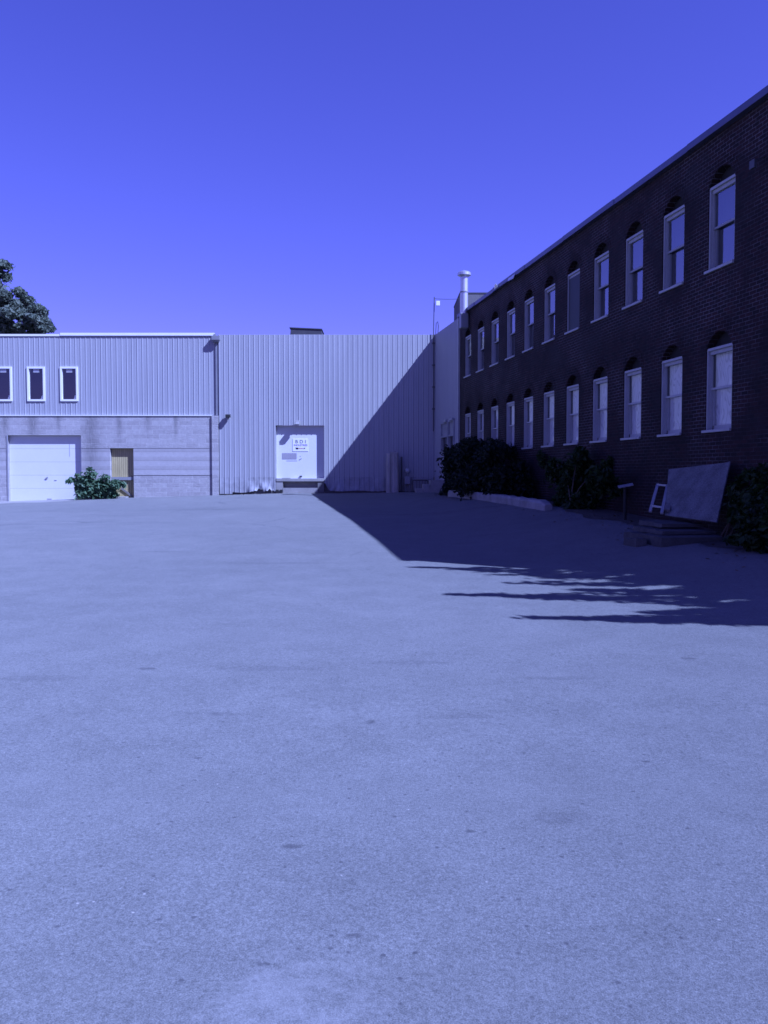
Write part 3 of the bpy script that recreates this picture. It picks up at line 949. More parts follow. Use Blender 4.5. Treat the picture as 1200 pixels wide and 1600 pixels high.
# arch soldier courses: a ring of bricks on end, proud of the wall by a hair
for c in cols:
    for zr, _ in rows:
        m = MB()
        a0 = arch_pts(c - 0.03, c + WW + 0.03, zr + WH + 0.004, ARCH, 13)
        a1 = arch_pts(c - 0.12, c + WW + 0.12, zr + WH + 0.11, ARCH + 0.10, 13)
        for i in range(13):
            (xa, za), (xb, zb) = a0[i], a0[i + 1]
            (xc, zc), (xd, zd) = a1[i], a1[i + 1]
            t = 0.1
            p0 = (xa + (xb - xa) * t, 0, za + (zb - za) * t); p1 = (xb - (xb - xa) * t, 0, zb - (zb - za) * t)
            p2 = (xd - (xd - xc) * t, 0, zd - (zd - zc) * t); p3 = (xc + (xd - xc) * t, 0, zc + (zd - zc) * t)
            f = -0.006
            m.quad((p0[0], f, p0[2]), (p1[0], f, p1[2]), (p2[0], f, p2[2]), (p3[0], f, p3[2]))
            m.quad((p3[0], f, p3[2]), (p2[0], f, p2[2]), (p2[0], 0, p2[2]), (p3[0], 0, p3[2]))
        m.build('brick_arch', M['brick'], bb)

def make_window(kind):
    """a double-hung window, origin at its far lower corner in the wall's frame"""
    m = MB()
    fr = 0.04
    y0, y1 = 0.02, 0.125
    m.box(0.003, fr, y0, y1, 0.03, WH)
    m.box(WW - fr, WW - 0.003, y0, y1, 0.03, WH)
    m.box(0.003, WW - 0.003, y0 - 0.006, y1, WH + 0.001, WH + 0.05)
    m.box(fr, WW - fr, y0 + 0.04, y1, WH - 0.07, WH - 0.001)
    m.box(fr, fr + 0.018, y0 + 0.055, y1, 0.05, WH - 0.07)          # stop bead
    w = m.build('window', M['window_white'], bb)
    m = MB()
    m.box(-0.07, WW - 0.004, -0.04, 0.26, -0.028, 0.022, 0.005)
    m.build('sill', M['window_white'], w)
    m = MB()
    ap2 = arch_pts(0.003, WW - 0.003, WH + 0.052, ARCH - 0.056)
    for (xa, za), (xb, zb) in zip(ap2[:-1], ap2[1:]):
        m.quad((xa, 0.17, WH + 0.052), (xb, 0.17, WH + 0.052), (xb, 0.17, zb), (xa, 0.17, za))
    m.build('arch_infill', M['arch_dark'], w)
    mid = WH * 0.53
    if kind == 'screen':
        m = MB(); m.box(fr, WW - fr, 0.045, 0.055, 0.03, WH - 0.071); m.build('screen', M['screen'], w)
        return w
    m = MB()
    m.box(fr, WW - fr, 0.085, 0.115, mid - 0.02, mid + 0.02)
    m.box(fr + 0.018, WW - fr, 0.145, 0.175, 0.03, 0.11)
    m.box(fr + 0.019, fr + 0.05, 0.126, 0.175, 0.11, mid - 0.02)
    m.build('sash', M['window_white'] if kind == 'boarded' else M['grey_metal'], w)
    m = MB()
    m.box(fr + 0.001, fr + 0.018, 0.126, 0.23, 0.03, WH - 0.07)
    m.build('shaded_track', M['shaded_track'], w)
    m = MB()
    m.box(WW - fr - 0.018, WW - fr - 0.001, 0.126, 0.23, 0.03, WH - 0.07)
    m.build('shaded_track', M['shaded_track'], w)
    m = MB()
    for xa, ya, za, zb in ((fr, 0.10, mid + 0.021, WH - 0.071), (fr + 0.051, 0.158, 0.111, mid - 0.021)):
        m.quad((xa, ya, za), (WW - fr, ya, za), (WW - fr, ya, zb), (xa, ya, zb))
    m.build('pane', M['pane'] if kind == 'glazed' else M['pane_thin'], w)
    m = MB()
    if kind == 'boarded':
        m.box(fr + 0.02, WW - fr - 0.02, 0.178, 0.19, 0.10, WH - 0.02)
        m.build('plywood_board', M['plywood'], w)
    else:
        m.box(fr, WW - fr, 0.235, 0.245, 0.03, WH - 0.02)
        m.build('dark_backing', M['void'], w)  # near-black sheet stands in for the unlit room behind the pane
    return w
M['screen'] = plain('dark_window_screen', (0.025, 0.027, 0.034), 0.6, 0.15, 3.0)
proto = {k: make_window(k) for k in ('glazed', 'boarded', 'screen')}
first = {'glazed': True, 'boarded': True, 'screen': True}
for i, c in enumerate(cols):
    for zr in (Z_LOW, Z_UP):
        kind = 'boarded' if zr == Z_LOW else ('screen' if i == 6 else 'glazed')
        w = proto[kind] if first[kind] else copy_tree(proto[kind], bb)
        if not first[kind]:
            w.parent = bb
        first[kind] = False
        w.location = (c, 0, zr)
# small wall fittings
m = MB()
a = wl(wall_pt(1196, 255))
m.bar((a.x - 0.05, 0, a.z + 0.12), (a.x - 0.05, -0.18, a.z + 0.05), 0.03, 0.03)
m.box(a.x - 0.13, a.x + 0.02, -0.22, -0.17, a.z - 0.08, a.z + 0.06)
m.build('bracket', M['dark_metal'], bb)

# ------------------------------------------------------------------ roof things
a = wl(wall_pt(725, 500, 0.2))
fl = empty('flue', lw(a.x, -0.20, 0))
tag(fl, 'shiny round metal flue with a wide cap rising where the brick roof starts', 'flue')
zt = wall_pt(725, 423, 0.2).z
m = MB(); m.lathe([(0.15, 7.9), (0.15, zt - 0.22)], (0, 0, 0), 24)
for zz in (8.75, 9.37):
    m.lathe([(0.151, zz + 0.02), (0.158, zz + 0.02), (0.158, zz + 0.05), (0.151, zz + 0.05)], (0, 0, 0), 24)
m.build('pipe', M['steel'], fl, smooth=False)
for zz in (8.75, 9.37):
    m = MB(); m.lathe([(0.151, zz - 0.025), (0.168, zz - 0.02), (0.168, zz + 0.015), (0.151, zz + 0.018)], (0, 0, 0), 24)
    m.build('pipe_band', M['lead_grey'], fl)
m = MB(); m.lathe([(0.15, zt - 0.26), (0.24, zt - 0.20), (0.265, zt - 0.19), (0.265, zt - 0.10), (0.20, zt - 0.05), (0.0, zt + 0.02)], (0, 0, 0), 24)
m.build('cap', M['steel'], fl)
m = MB(); m.box(-0.15, 0.15, -0.16, 0.14, 7.35, 7.92, 0.02)
o = m.build('base_box', M['grey_metal'], fl); o.rotation_euler = (0, 0, WALL_ROT)

stub = MB()
sx0 = facade_pt(718.5, 480, 42).x; szt = facade_pt(730, 457, 42).z
stub.box(sx0, sx0 + 3.4, 42, 45.5, 7.9, szt - 0.06)
st = empty('roof_block', (0, 0, 0))
tag(st, 'square grey masonry block standing on the roof behind the metal flue', 'roof housing')
M['stub'] = plain('dirty_render', (0.13, 0.125, 0.13), 0.9, 0.25, 1.5, fine=0.2)
stub.build('wall', M['stub'], st)
m = MB(); m.box(sx0 - 0.015, sx0 + 3.42, 41.98, 45.52, szt - 0.058, szt); m.build('coping', M['bitumen'], st)

va = facade_pt(453.5, 513, 41); vb = facade_pt(504, 523, 41)
vt = MB()
vt.hexa([(va.x - 0.02, 41, 7.95), (vb.x, 41, 7.95), (vb.x, 42.4, 7.95), (va.x - 0.02, 42.4, 7.95),
         (va.x + 0.02, 41, va.z + 0.01), (vb.x - 0.06, 41, va.z - 0.06), (vb.x - 0.06, 42.4, va.z - 0.06), (va.x + 0.02, 42.4, va.z + 0.01)])
vo_ = empty('roof_vent', (0, 0, 0))
tag(vo_, 'low dark vent box sticking up above the metal warehouse roof edge', 'roof vent')
vt.build('housing', M['dark_metal'], vo_)
m = MB(); m.hexa([(va.x - 0.04, 40.96, va.z + 0.012), (vb.x - 0.02, 40.96, va.z - 0.058), (vb.x - 0.02, 42.44, va.z - 0.058), (va.x - 0.04, 42.44, va.z + 0.012),
                  (va.x - 0.04, 40.96, va.z + 0.05), (vb.x - 0.02, 40.96, va.z - 0.02), (vb.x - 0.02, 42.44, va.z - 0.02), (va.x - 0.04, 42.44, va.z + 0.05)])
m.build('lid', M['bitumen'], vo_)

mast = empty('antenna_mast', (2.27, 39.85, 0))
tag(mast, 'thin roof-corner antenna mast carrying a small pale square box', 'antenna')
mz = facade_pt(679, 464, 39.85).z
m = MB(); m.tube([(0, 0, 3.6), (0.01, 0, 6), (0.0, 0, 8.2), (0.03, 0, mz)], 0.022, 8); m.build('pole', M['dark_metal'], mast)
p1, p2 = facade_pt(681, 470.5, 39.75), facade_pt(687, 478, 39.75)
m = MB(); m.box(p1.x - 2.27, p2.x - 2.27, -0.16, -0.04, p2.z, p1.z, 0.015); m.build('antenna_box', M['trim_white'], mast)
m = MB(); m.tube([(0.1, 0.05, 8.0), (0.12, 0.05, 8.55), (0.19, 0.05, 8.62), (0.22, 0.05, 8.4), (0.20, 0.05, 8.1)], 0.018, 6); m.build('cable_loop', M['rubber'], mast)
m = MB()
for zz in (4.6, 5.6, 6.6, 7.6):
    m.box(-0.06, 0.06, -0.045, 0.08, zz, zz + 0.05)
m.build('clamp', M['dark_metal'], mast)
wa, wb = Vector((2.3, 39.85, mz - 0.08)), Vector((sx0, 42.0, facade_pt(718, 467, 42).z))
m = MB(); m.tube([wa.lerp(wb, t) + Vector((0, 0, -0.02 * math.sin(math.pi * t))) for t in np.linspace(0, 1, 9)], 0.012, 5)
tag(m.build('cable', M['rubber']), 'thin dark cable strung from the antenna mast to the roof block', 'cable')

# ------------------------------------------------------------------ wall lights and sign
def wall_light(p, w, h, d, label, dark):
    e = empty('wall_light', p)
    tag(e, label, 'lamp', 'floodlights on the metal front')
    m = MB()
    m.hexa([(-w / 2, -d, -h / 2), (w / 2, -d, -h / 2), (w / 2, -0.10, -h / 2 + 0.03), (-w / 2, -0.10, -h / 2 + 0.03),
            (-w / 2, -d - 0.02, h / 2 - 0.03), (w / 2, -d - 0.02, h / 2 - 0.03), (w / 2, -0.10, h / 2), (-w / 2, -0.10, h / 2)])
    m.build('housing', M['dark_metal'] if dark else M['concrete'], e)
    m = MB(); m.box(-w / 2 + 0.02, w / 2 - 0.02, -d - 0.025, -d - 0.02, -h / 2 + 0.02, h / 2 - 0.05); m.build('lens', M['rubber'] if dark else M['lamp_lens'], e)
    m = MB(); m.box(-0.05, 0.05, -0.099, 0.0, -0.06, 0.05); m.build('bracket', M['lamp_lens'], e)
    return e
wall_light((-7.15, WY - 0.0, 4.30), 0.22, 0.17, 0.27, 'small dark floodlight on the metal wall beside the block corner', True)
wall_light((-3.96, WY - 0.0, 3.99), 0.24, 0.19, 0.24, 'small pale floodlight fixed above the loading door', False)

def text_mesh(name, body, size, mat, parent, cx, y, z, sx=1.0, space=1.0):
    cu = bpy.data.curves.new(name, 'FONT')
    cu.body = body
    cu.size = size
    cu.align_x = 'CENTER'
    cu.space_character = space
    cu.offset = 0.001
    t = bpy.data.objects.new(name, cu)
    COL.objects.link(t)
    bpy.context.view_layer.update()
    me = bpy.data.meshes.new_from_object(t.evaluated_get(bpy.context.evaluated_depsgraph_get()))
    bpy.data.objects.remove(t)
    me.name = name
    for v in me.vertices:
        x, z_ = v.co.x * sx, v.co.y
        v.co = (cx + x, y, z + z_)
    me.materials.clear(); me.materials.append(mat)
    o = bpy.data.objects.new(name, me)
    COL.objects.link(o)
    o.parent = parent
    return o
SY = WY + 0.200
sg = MB()
sg.box(-4.235, -3.515, SY, SY + 0.013, 2.69, 3.27, 0.003)
sign = empty('sign', (0, 0, 0))
tag(sign, 'white square company sign with black and violet lettering on the loading door', 'sign')
M['sign_white'] = plain('sign_white', (0.70, 0.70, 0.70), 0.4, 0.03)
sg.build('plate', M['sign_white'], sign)
text_mesh('lettering', 'BDI', 0.215, M['black_ink'], sign, -3.865, SY - 0.003, 3.065, 1.08, 1.6)
text_mesh('lettering', 'INDUSTRIES', 0.118, M['blue_ink'], sign, -3.865, SY - 0.003, 2.935, 1.0, 1.0)
m = MB()
az = 2.825
m.slab([(-4.07, SY - 0.001, az - 0.045), (-3.98, SY - 0.001, az - 0.045), (-3.98, SY - 0.001, az + 0.04), (-4.11, SY - 0.001, az + 0.04)], 0.003)
m.slab([(-3.74, SY - 0.001, az - 0.02), (-3.70, SY - 0.001, az - 0.03), (-3.64, SY - 0.001, az + 0.01), (-3.70, SY - 0.001, az + 0.035)], 0.003)
m.build('arrow', M['black_ink'], sign)
m = MB(); m.slab([(-3.978, SY - 0.001, az - 0.015), (-3.745, SY - 0.001, az - 0.012), (-3.745, SY - 0.001, az + 0.012), (-3.978, SY - 0.001, az + 0.012)], 0.003)
m.build('arrow_shaft', M['red_ink'], sign)

# ------------------------------------------------------------------ things at the foot of the metal wall
pl = empty('concrete_pillar', on_ground(0.385, 39.35))
tag(pl, 'stout weathered concrete pillar with a rough top beside the metal wall', 'pillar')
pzt = facade_pt(612, 709, 39.3).z - float(gz(0.385, 39.35))
m = MB()
NP = 28
prof = []
for k in range(NP):
    an = 2 * math.pi * k / NP
    c_, s_ = math.cos(an), math.sin(an)
    r = 0.30 / max(abs(c_), abs(s_)) ** 0.75
    x_, y_ = r * c_ * 0.98, r * s_ * 0.8
    if y_ < -0.15 and abs(x_ + 0.03) < 0.05: y_ += 0.05
    prof.append((x_, y_))
levels = [-0.3, 0.0, 0.5, 1.0, 1.5, pzt - 0.1, pzt]
for li, z in enumerate(levels):
    for k, (x_, y_) in enumerate(prof):
        zz = z + (0.05 * math.sin(k * 2.3) + 0.03 * math.sin(k * 5.1) if li == len(levels) - 1 else 0)
        m.v.append((x_ * (1 - 0.015 * li), y_ * (1 - 0.015 * li), zz))
for li in range(len(levels) - 1):
    for k in range(NP):
        k2 = (k + 1) % NP
        m.f.append((li * NP + k, li * NP + k2, (li + 1) * NP + k2, (li + 1) * NP + k))
m.f.append(tuple((len(levels) - 1) * NP + k for k in range(NP)))
M['pillar'] = plain('weathered_concrete', (0.36, 0.34, 0.30), 0.9, 0.25, 2.2, stretch=(2, 2, 0.5), fine=0.15)
m.build('shaft', M['pillar'], pl)
m = MB()
for x_, h_ in ((-0.13, 0.10), (0.1, 0.13), (0.2, 0.07)):
    m.tube([(x_, 0, pzt - 0.05), (x_ + 0.02, 0.01, pzt + h_)], 0.012, 6)
m.build('rebar', M['dark_metal'], pl)

m = MB(); m.tube([(0, 0, -0.2), (0, 0, 1.55)], 0.04, 10); m.lathe([(0.04, 1.55), (0.05, 1.56), (0.03, 1.60), (0, 1.61)], (0, 0, 0), 10)
tag(m.build('bollard_post', M['dark_metal'], loc=on_ground(0.80, 39.45)), 'thin dark steel post just beside the concrete pillar', 'post')

gm = empty('gas_meter', on_ground(1.07, 39.6))
tag(gm, 'small gas meter with a pale round top against the shaded metal wall', 'gas meter')
m = MB(); m.box(-0.14, 0.14, -0.12, 0.12, 0.35, 0.72, 0.03); m.build('meter_body', M['grey_metal'], gm)
m = MB(); m.lathe([(0.0, 0.86), (0.06, 0.87), (0.12, 0.92), (0.13, 0.98), (0.10, 1.05), (0.0, 1.09)], (0.0, 0, 0), 16); m.build('regulator', M['lamp_lens'], gm, smooth=True)
m = MB(); m.tube([(-0.09, 0, -0.2), (-0.09, 0, 0.36)], 0.025, 8); m.tube([(0.09, 0, -0.2), (0.09, 0, 0.36)], 0.025, 8); m.tube([(0, 0, 0.70), (0, 0, 0.88)], 0.03, 8); m.build('pipe', M['grey_metal'], gm)

ub = empty('utility_box', on_ground(1.62, 39.5))
tag(ub, 'low dark louvred box standing between the gas meter and the steps', 'utility box')
m = MB(); m.box(-0.30, 0.34, -0.25, 0.25, -0.1, 0.56, 0.02); m.build('cabinet', M['dark_metal'], ub)
m = MB()
for k in range(9):
    m.box(-0.27 + k * 0.07, -0.235 + k * 0.07, -0.27, -0.251, 0.06, 0.50)
m.build('louvre', M['grey_metal'], ub)
m = MB(); m.box(-0.32, 0.36, -0.28, 0.28, 0.561, 0.60); m.build('lid', M['grey_metal'], ub)

stp = empty('concrete_steps', (0, 0, 0))
tag(stp, 'three worn concrete steps climbing to the metal return wall behind the dark shrub', 'steps')
xs_ = [facade_pt(649, 768, 38.4).x, facade_pt(660, 760, 38.4).x, facade_pt(671, 753, 38.4).x, 2.62]
for k in range(3):
    zt_ = facade_pt(655, (763.5, 756.8, 750.2)[k], 38.0).z
    m = MB()
    if k < 2:
        m.box(xs_[k], xs_[k + 1] + 0.002, 37.75, 39.2, 0.4, zt_, 0.02)
    else:
        pa, pb = lw(2.35, -0.1, 0), lw(0.85, -0.1, 0)
        m.hexa([(xs_[2], 37.75, 0.4), (pa.x - 0.02, 37.75, 0.4), (pb.x - 0.02, 39.2, 0.4), (xs_[2], 39.2, 0.4),
                (xs_[2], 37.75, zt_), (pa.x - 0.02, 37.75, zt_), (pb.x - 0.02, 39.2, zt_), (xs_[2], 39.2, zt_)])
    m.build('step', M['concrete'], stp)

# ------------------------------------------------------------------ kerb, slabs, leaning things by the brick wall
kb = MB()
ks = np.linspace(wl(ground_pt(730, 774)).x, wl(ground_pt(862, 797)).x, 40)
ring = [(-0.15, -0.25), (-0.15, 0.16), (-0.11, 0.215), (0.11, 0.22), (0.15, 0.17), (0.15, -0.25)]
KD = -1.35
for i, s in enumerate(ks):
    q = (i - (len(ks) - 1)) / 3.0
    shrink = 1.0 if q < -0.6 else 1 - 0.35 * (q + 0.6) ** 2 * 2.5
    p = lw(s, KD, 0)
    zz = float(gz(p.x, p.y))
    for dx, dz in ring:
        pp = lw(s, KD + dx * shrink, 0)
        kb.v.append((pp.x, pp.y, zz + dz * (shrink if dz > 0 else 1) + 0.012 * math.sin(i * 1.9 + dx * 9)))
nr = len(ring)
for i in range(len(ks) - 1):
    for k in range(nr - 1):
        kb.f.append((i * nr + k, (i + 1) * nr + k, (i + 1) * nr + k + 1, i * nr + k + 1))
kb.f.append(tuple(range(nr))); kb.f.append(tuple((len(ks) - 1) * nr + k for k in reversed(range(nr))))
M['kerb'] = plain('old_white_kerb', (0.26, 0.25, 0.24), 0.85, 0.35, 2.0, fine=0.15)
tag(kb.build('kerb', M['kerb']), 'low pale concrete kerb edging the bed under the dark shrub', 'kerb')

# leaning sheet
c4 = [wall_pt(1040, 806, 0.95), wall_pt(1121, 817, 0.85), wall_pt(1142, 722, 0.12), wall_pt(1133, 725, 0.14), wall_pt(1056, 743, 0.22)]
# fit onto one plane through three corners
n_ = (c4[1] - c4[0]).cross(c4[2] - c4[0]).normalized()
c4 = [p - n_ * (p - c4[0]).dot(n_) for p in c4]
m = MB(); m.slab(c4, 0.022)
tag(m.build('board', M['board_grey']), 'large pale weathered board with a slanting top leaning on the brick wall', 'board')

def lean_frame(us, off0, off1, bars, name, label, mat):
    c = [wall_pt(*us[0], off0), wall_pt(*us[1], off0), wall_pt(*us[2], off1), wall_pt(*us[3], off1)]
    n0 = (c[1] - c[0]).cross(c[2] - c[0]).normalized()
    c = [p - n0 * (p - c[0]).dot(n0) for p in c]
    m = MB()
    m.bar(c[0], c[3], 0.055, 0.04); m.bar(c[1], c[2], 0.055, 0.04)
    for t in bars:
        a_, b_ = c[0].lerp(c[3], t), c[1].lerp(c[2], t)
        m.bar(a_, b_, 0.05, 0.035)
    return tag(m.build(name, mat), label, 'frame')
lean_frame([(1016, 799), (1034, 802), (1043, 758), (1028, 757)], 1.05, 0.45, (0.2, 0.985), 'wooden_frame', 'narrow pale timber frame leaning upright between the slabs and the large board', M['window_white'])
lean_frame([(1040, 797), (1044, 798), (1056, 759), (1052, 760)], 0.95, 0.35, (0.97,), 'wooden_frame', 'thin dark slatted frame tucked behind the edge of the large leaning board', M['wood_grey'])

# stone slabs of a broken step
def stone(u0, v0, u1, v1, dout, depth, h, label, rot=0.0):
    a_, b_ = wl(ground_pt(u0, v0)), wl(ground_pt(u1, v1))
    s0_, s1_ = a_.x, b_.x
    return s0_, s1_
def slab_at(s0_, s1_, d0, d1, z0, z1, tilt, label):
    m = MB()
    n = 7
    base = []
    for i in range(n + 1):
        s = s0_ + (s1_ - s0_) * i / n
        j = 0.025 * math.sin(s * 9 + z1 * 30)
        base.append([lw(s, d0 + j, z0), lw(s, d1 - j, z0), lw(s, d1 - j, z1 + tilt * (i / n) + 0.012 * math.sin(s * 15)), lw(s, d0 + j + 0.015, z1 + tilt * (i / n) + 0.01 * math.sin(s * 13 + 1))])
    for r in base: m.v += [tuple(p) for p in r]
    for i in range(n):
        for k in range(4):
            k2 = (k + 1) % 4
            m.f.append((i * 4 + k, i * 4 + k2, (i + 1) * 4 + k2, (i + 1) * 4 + k))
    m.f.append((3, 2, 1, 0)); m.f.append((n * 4, n * 4 + 1, n * 4 + 2, n * 4 + 3))
    return tag(m.build('stone_slab', M['stone']), label, 'stone slab', 'broken stone slabs below the leaning board')
sbase = float(gz(*lw(24.2, -1.6, 0).xy))
slab_at(24.0, 25.45, -1.9, -0.75, sbase - 0.25, sbase + 0.09, 0.0, 'lowest and widest grey stone slab of the broken step')
slab_at(23.85, 25.05, -1.66, -0.65, sbase + 0.10, sbase + 0.19, -0.03, 'middle grey stone slab of the broken step pile')
slab_at(23.75, 24.65, -1.46, -0.6, sbase + 0.20, sbase + 0.29, -0.03, 'topmost pale-edged stone slab under the leaning timber frame')
slab_at(24.7, 25.1, -2.2, -1.95, sbase - 0.2, sbase + 0.02, 0.02, 'small loose stone slab lying on the asphalt before the broken step')

# hooded standpipe
p = wall_pt(977, 760, 0.75)
q = on_ground(p.x, p.y)
sp_ = empty('vent_pipe', q)
tag(sp_, 'short dark standpipe with a tilted grey metal hood near the brick wall', 'standpipe')
hh = p.z - q.z
m = MB(); m.tube([(0, 0, -0.1), (0, 0, hh - 0.02)], 0.035, 10); m.build('pipe', M['rubber'], sp_)
m = MB(); m.slab([(-0.17, -0.11, hh - 0.04), (0.14, -0.13, hh + 0.02), (0.19, 0.11, hh + 0.06), (-0.13, 0.13, hh + 0.0)], 0.015); m.build('hood', M['grey_metal'], sp_)

# ------------------------------------------------------------------ plants
def leaf_cloud(blobs, size, mb_, up=0.35, hollow=0.45, aspect=1.8, jit=0.2):
    """blobs: (centre, radii, count); leaves are small bent pairs of faces spread through each blob's volume"""
    for c, r, n in blobs:
        d = rng.normal(size=(n, 3)); d /= np.linalg.norm(d, axis=1)[:, None]
        rad = (hollow + (1 - hollow) * rng.random(n)) ** 0.8
        rad *= 1 + jit * rng.normal(size=n)
        P = np.array(c) + d * rad[:, None] * np.array(r)
        nr_ = d * 0.7 + rng.normal(size=(n, 3)) * 0.6 + np.array([0, 0, up])
        nr_ /= np.linalg.norm(nr_, axis=1)[:, None]
        t = np.cross(nr_, rng.normal(size=(n, 3))); t /= np.linalg.norm(t, axis=1)[:, None]
        b = np.cross(nr_, t)
        sz = size * (0.6 + 0.8 * rng.random(n))[:, None]
        L, Wd = t * sz * aspect * 0.5, b * sz * 0.5
        droop = nr_ * sz * 0.25
        v0, v1, v2, v3 = P - L - droop, P + Wd, P + L - droop, P - Wd
        base = len(mb_.v)
        arr = np.stack([v0, v1, v2, v3], 1).reshape(-1, 3)
        mb_.v += [tuple(x) for x in arr]
        for i in range(n):
            k = base + 4 * i
            mb_.f.append((k, k + 1, k + 2)); mb_.f.append((k, k + 2, k + 3))

def clump(c, r, k, n, spread=0.75, shrink=0.45):
    """a crown as many uneven sub-clumps"""
    out = []
    for _ in range(k):
        d = rng.normal(size=3); d /= np.linalg.norm(d)
        q = rng.random() ** 0.4 * spread
        cc = np.array(c) + d * q * np.array(r)
        s = shrink * (0.6 + 0.7 * rng.random())
        out.append((cc, np.array(r) * s, n))
    return out

def tree(name, base, top, r0, limbs, blobs, leaf, mat, label):
    t = empty(name, base)
    tag(t, label, 'tree')
    m = MB()
    base = Vector(base)
    top = Vector(top) - base
    m.tube([(0, 0, -0.3), top * 0.35 + Vector((0.1, 0.05, 0)), top * 0.7 + Vector((-0.1, 0, 0)), top], [r0, r0 * 0.8, r0 * 0.55, r0 * 0.3], 10)
    tr = m.build('trunk', M['bark'], t, smooth=True)
    m = MB()
    for f, end in limbs:
        a_ = top * f; b_ = Vector(end) - base
        m.tube([a_, a_.lerp(b_, 0.5) + Vector((0, 0, -0.2)), b_], [r0 * 0.35, r0 * 0.22, r0 * 0.08], 6)
    m.build('limbs', M['bark'], t, smooth=True)
    m = MB()
    leaf_cloud([(np.array(c) - np.array(base), r, n) for c, r, n in blobs], leaf, m)
    m.build('crown', mat, t)
    return t

# tree behind the low building
ty = 57.0
def tp(u, v, y=ty):
    p_ = facade_pt(u, v, y); return (p_.x, p_.y, p_.z)
bl = []
for (u, v, ru, rv, k) in ((-30, 470, 52, 48, 13), (-8, 425, 24, 20, 6), (22, 470, 26, 26, 8), (55, 492, 26, 22, 8), (35, 510, 30, 25, 7), (-45, 500, 60, 50, 12), (64, 505, 14, 14, 4)):
    c = tp(u, v)
    pm = ty / F_PX
    bl += clump(c, (ru * pm, 2.2, rv * pm), int(k * 1.8), 300, 0.95, 0.36)
b0 = (-25.5, ty + 0.5, 0.9)
tree('tree', b0, tp(-32, 455, ty + .5), 0.38, [(0.6, tp(20, 478)), (0.7, tp(55, 495)), (0.75, tp(-8, 430)), (0.6, tp(-70, 480)), (0.5, tp(40, 510))], bl, 0.16, M['leaf_tree'],
     'dark green tree rising behind the roof of the low block building')

# tree beyond the end of the brick building; its shade falls on the yard
def caster(u, v, h):
    g = ground_pt(u, v)
    k = (h - g.z) / -SUN_D.z
    return (g.x - SUN_D.x * k, g.y - SUN_D.y * k, h)
bl = []
def bough(u0, v0, u1, v1, h, th, k, n, w=1.0):
    """sprays along one bough whose shade runs from (u0, v0) to (u1, v1) on the yard, thickening"""
    for i in range(k):
        t = i / max(1, k - 1)
        u = u0 + (u1 - u0) * t + random.uniform(-14, 14)
        v = v0 + (v1 - v0) * t + random.gauss(0, th * (0.3 + t))
        q = 0.3 + 0.9 * t
        bl.append((caster(u, v, h + random.uniform(-0.25, 0.25)), (w * (0.22 + 0.4 * q * random.random()), 0.05 + 0.07 * q * random.random(), 0.05 + 0.05 * q), max(5, int(n * (0.3 + q * 0.5)))))
bough(663, 886, 860, 891, 7.5, 1.6, 15, 20)
bough(708, 889, 900, 897, 7.7, 2.2, 14, 20)
bough(788, 897, 960, 905, 7.4, 2.5, 14, 22)
bough(833, 911, 1010, 916, 7.1, 2.0, 12, 22)
bough(718, 929, 930, 934, 6.3, 2.0, 22, 22)
bough(808, 932, 1120, 940, 6.4, 3.0, 26, 24)
bough(898, 921, 1060, 926, 6.7, 1.6, 12, 20)
bough(843, 964, 1010, 968, 5.5, 1.6, 16, 20)
bough(948, 969, 1260, 968, 5.8, 4.0, 44, 28)
bough(1028, 958, 1260, 955, 5.9, 4.0, 30, 26)
bough(928, 891, 1300, 900, 7.8, 6.0, 90, 40, 1.3)
bough(978, 905, 1300, 912, 7.4, 6.0, 70, 36, 1.2)
bough(1068, 922, 1320, 935, 6.9, 7.0, 60, 36, 1.2)
bough(1138, 945, 1300, 950, 6.2, 6.0, 36, 34, 1.2)
for (u, v, h, rx, ry, rz, k, n) in ((1190, 900, 7.8, 1.6, 0.8, 0.9, 10, 110), (1280, 930, 7.0, 1.6, 0.9, 1.1, 10, 120), (1330, 890, 8.2, 1.8, 1.1, 1.1, 10, 120), (1300, 955, 6.2, 1.0, 0.5, 0.6, 9, 100)):
    bl += clump(caster(u, v, h), (rx, ry, rz), k, n, 1.0, 0.45)
tb = on_ground(12.2, 7.6)
tree('tree', tb, (12.0, 7.8, 9.0), 0.30, [(0.45, caster(1080, 962, 5.8)), (0.5, caster(900, 965, 5.4)), (0.55, caster(950, 930, 6.5)), (0.6, caster(790, 931, 6.2)), (0.7, caster(830, 897, 7.6)), (0.75, caster(1150, 895, 7.8)), (0.7, caster(1300, 900, 8.0))],
     bl, 0.13, M['leaf_tree'], 'leafy tree standing past the near end of the brick building')

def shrub(name, base, blobs, leaf, mat, stems, label, cat='shrub', group=None, up=0.35):
    t = empty(name, base)
    tag(t, label, cat, group)
    b_ = np.array(base)
    m = MB()
    leaf_cloud([(np.array(c) - b_, r, n) for c, r, n in blobs], leaf, m, up)
    m.build('foliage', mat, t)
    m = MB()
    for s in stems:
        e_ = Vector(s) - Vector(base)
        o_ = Vector((random.uniform(-0.1, 0.1), random.uniform(-0.1, 0.1), -0.05))
        m.tube([o_, o_.lerp(e_, 0.5) + Vector((0, 0, 0.1)), e_], [0.022, 0.016, 0.007], 5)
    m.build('stem', M['bark'], t)
    return t

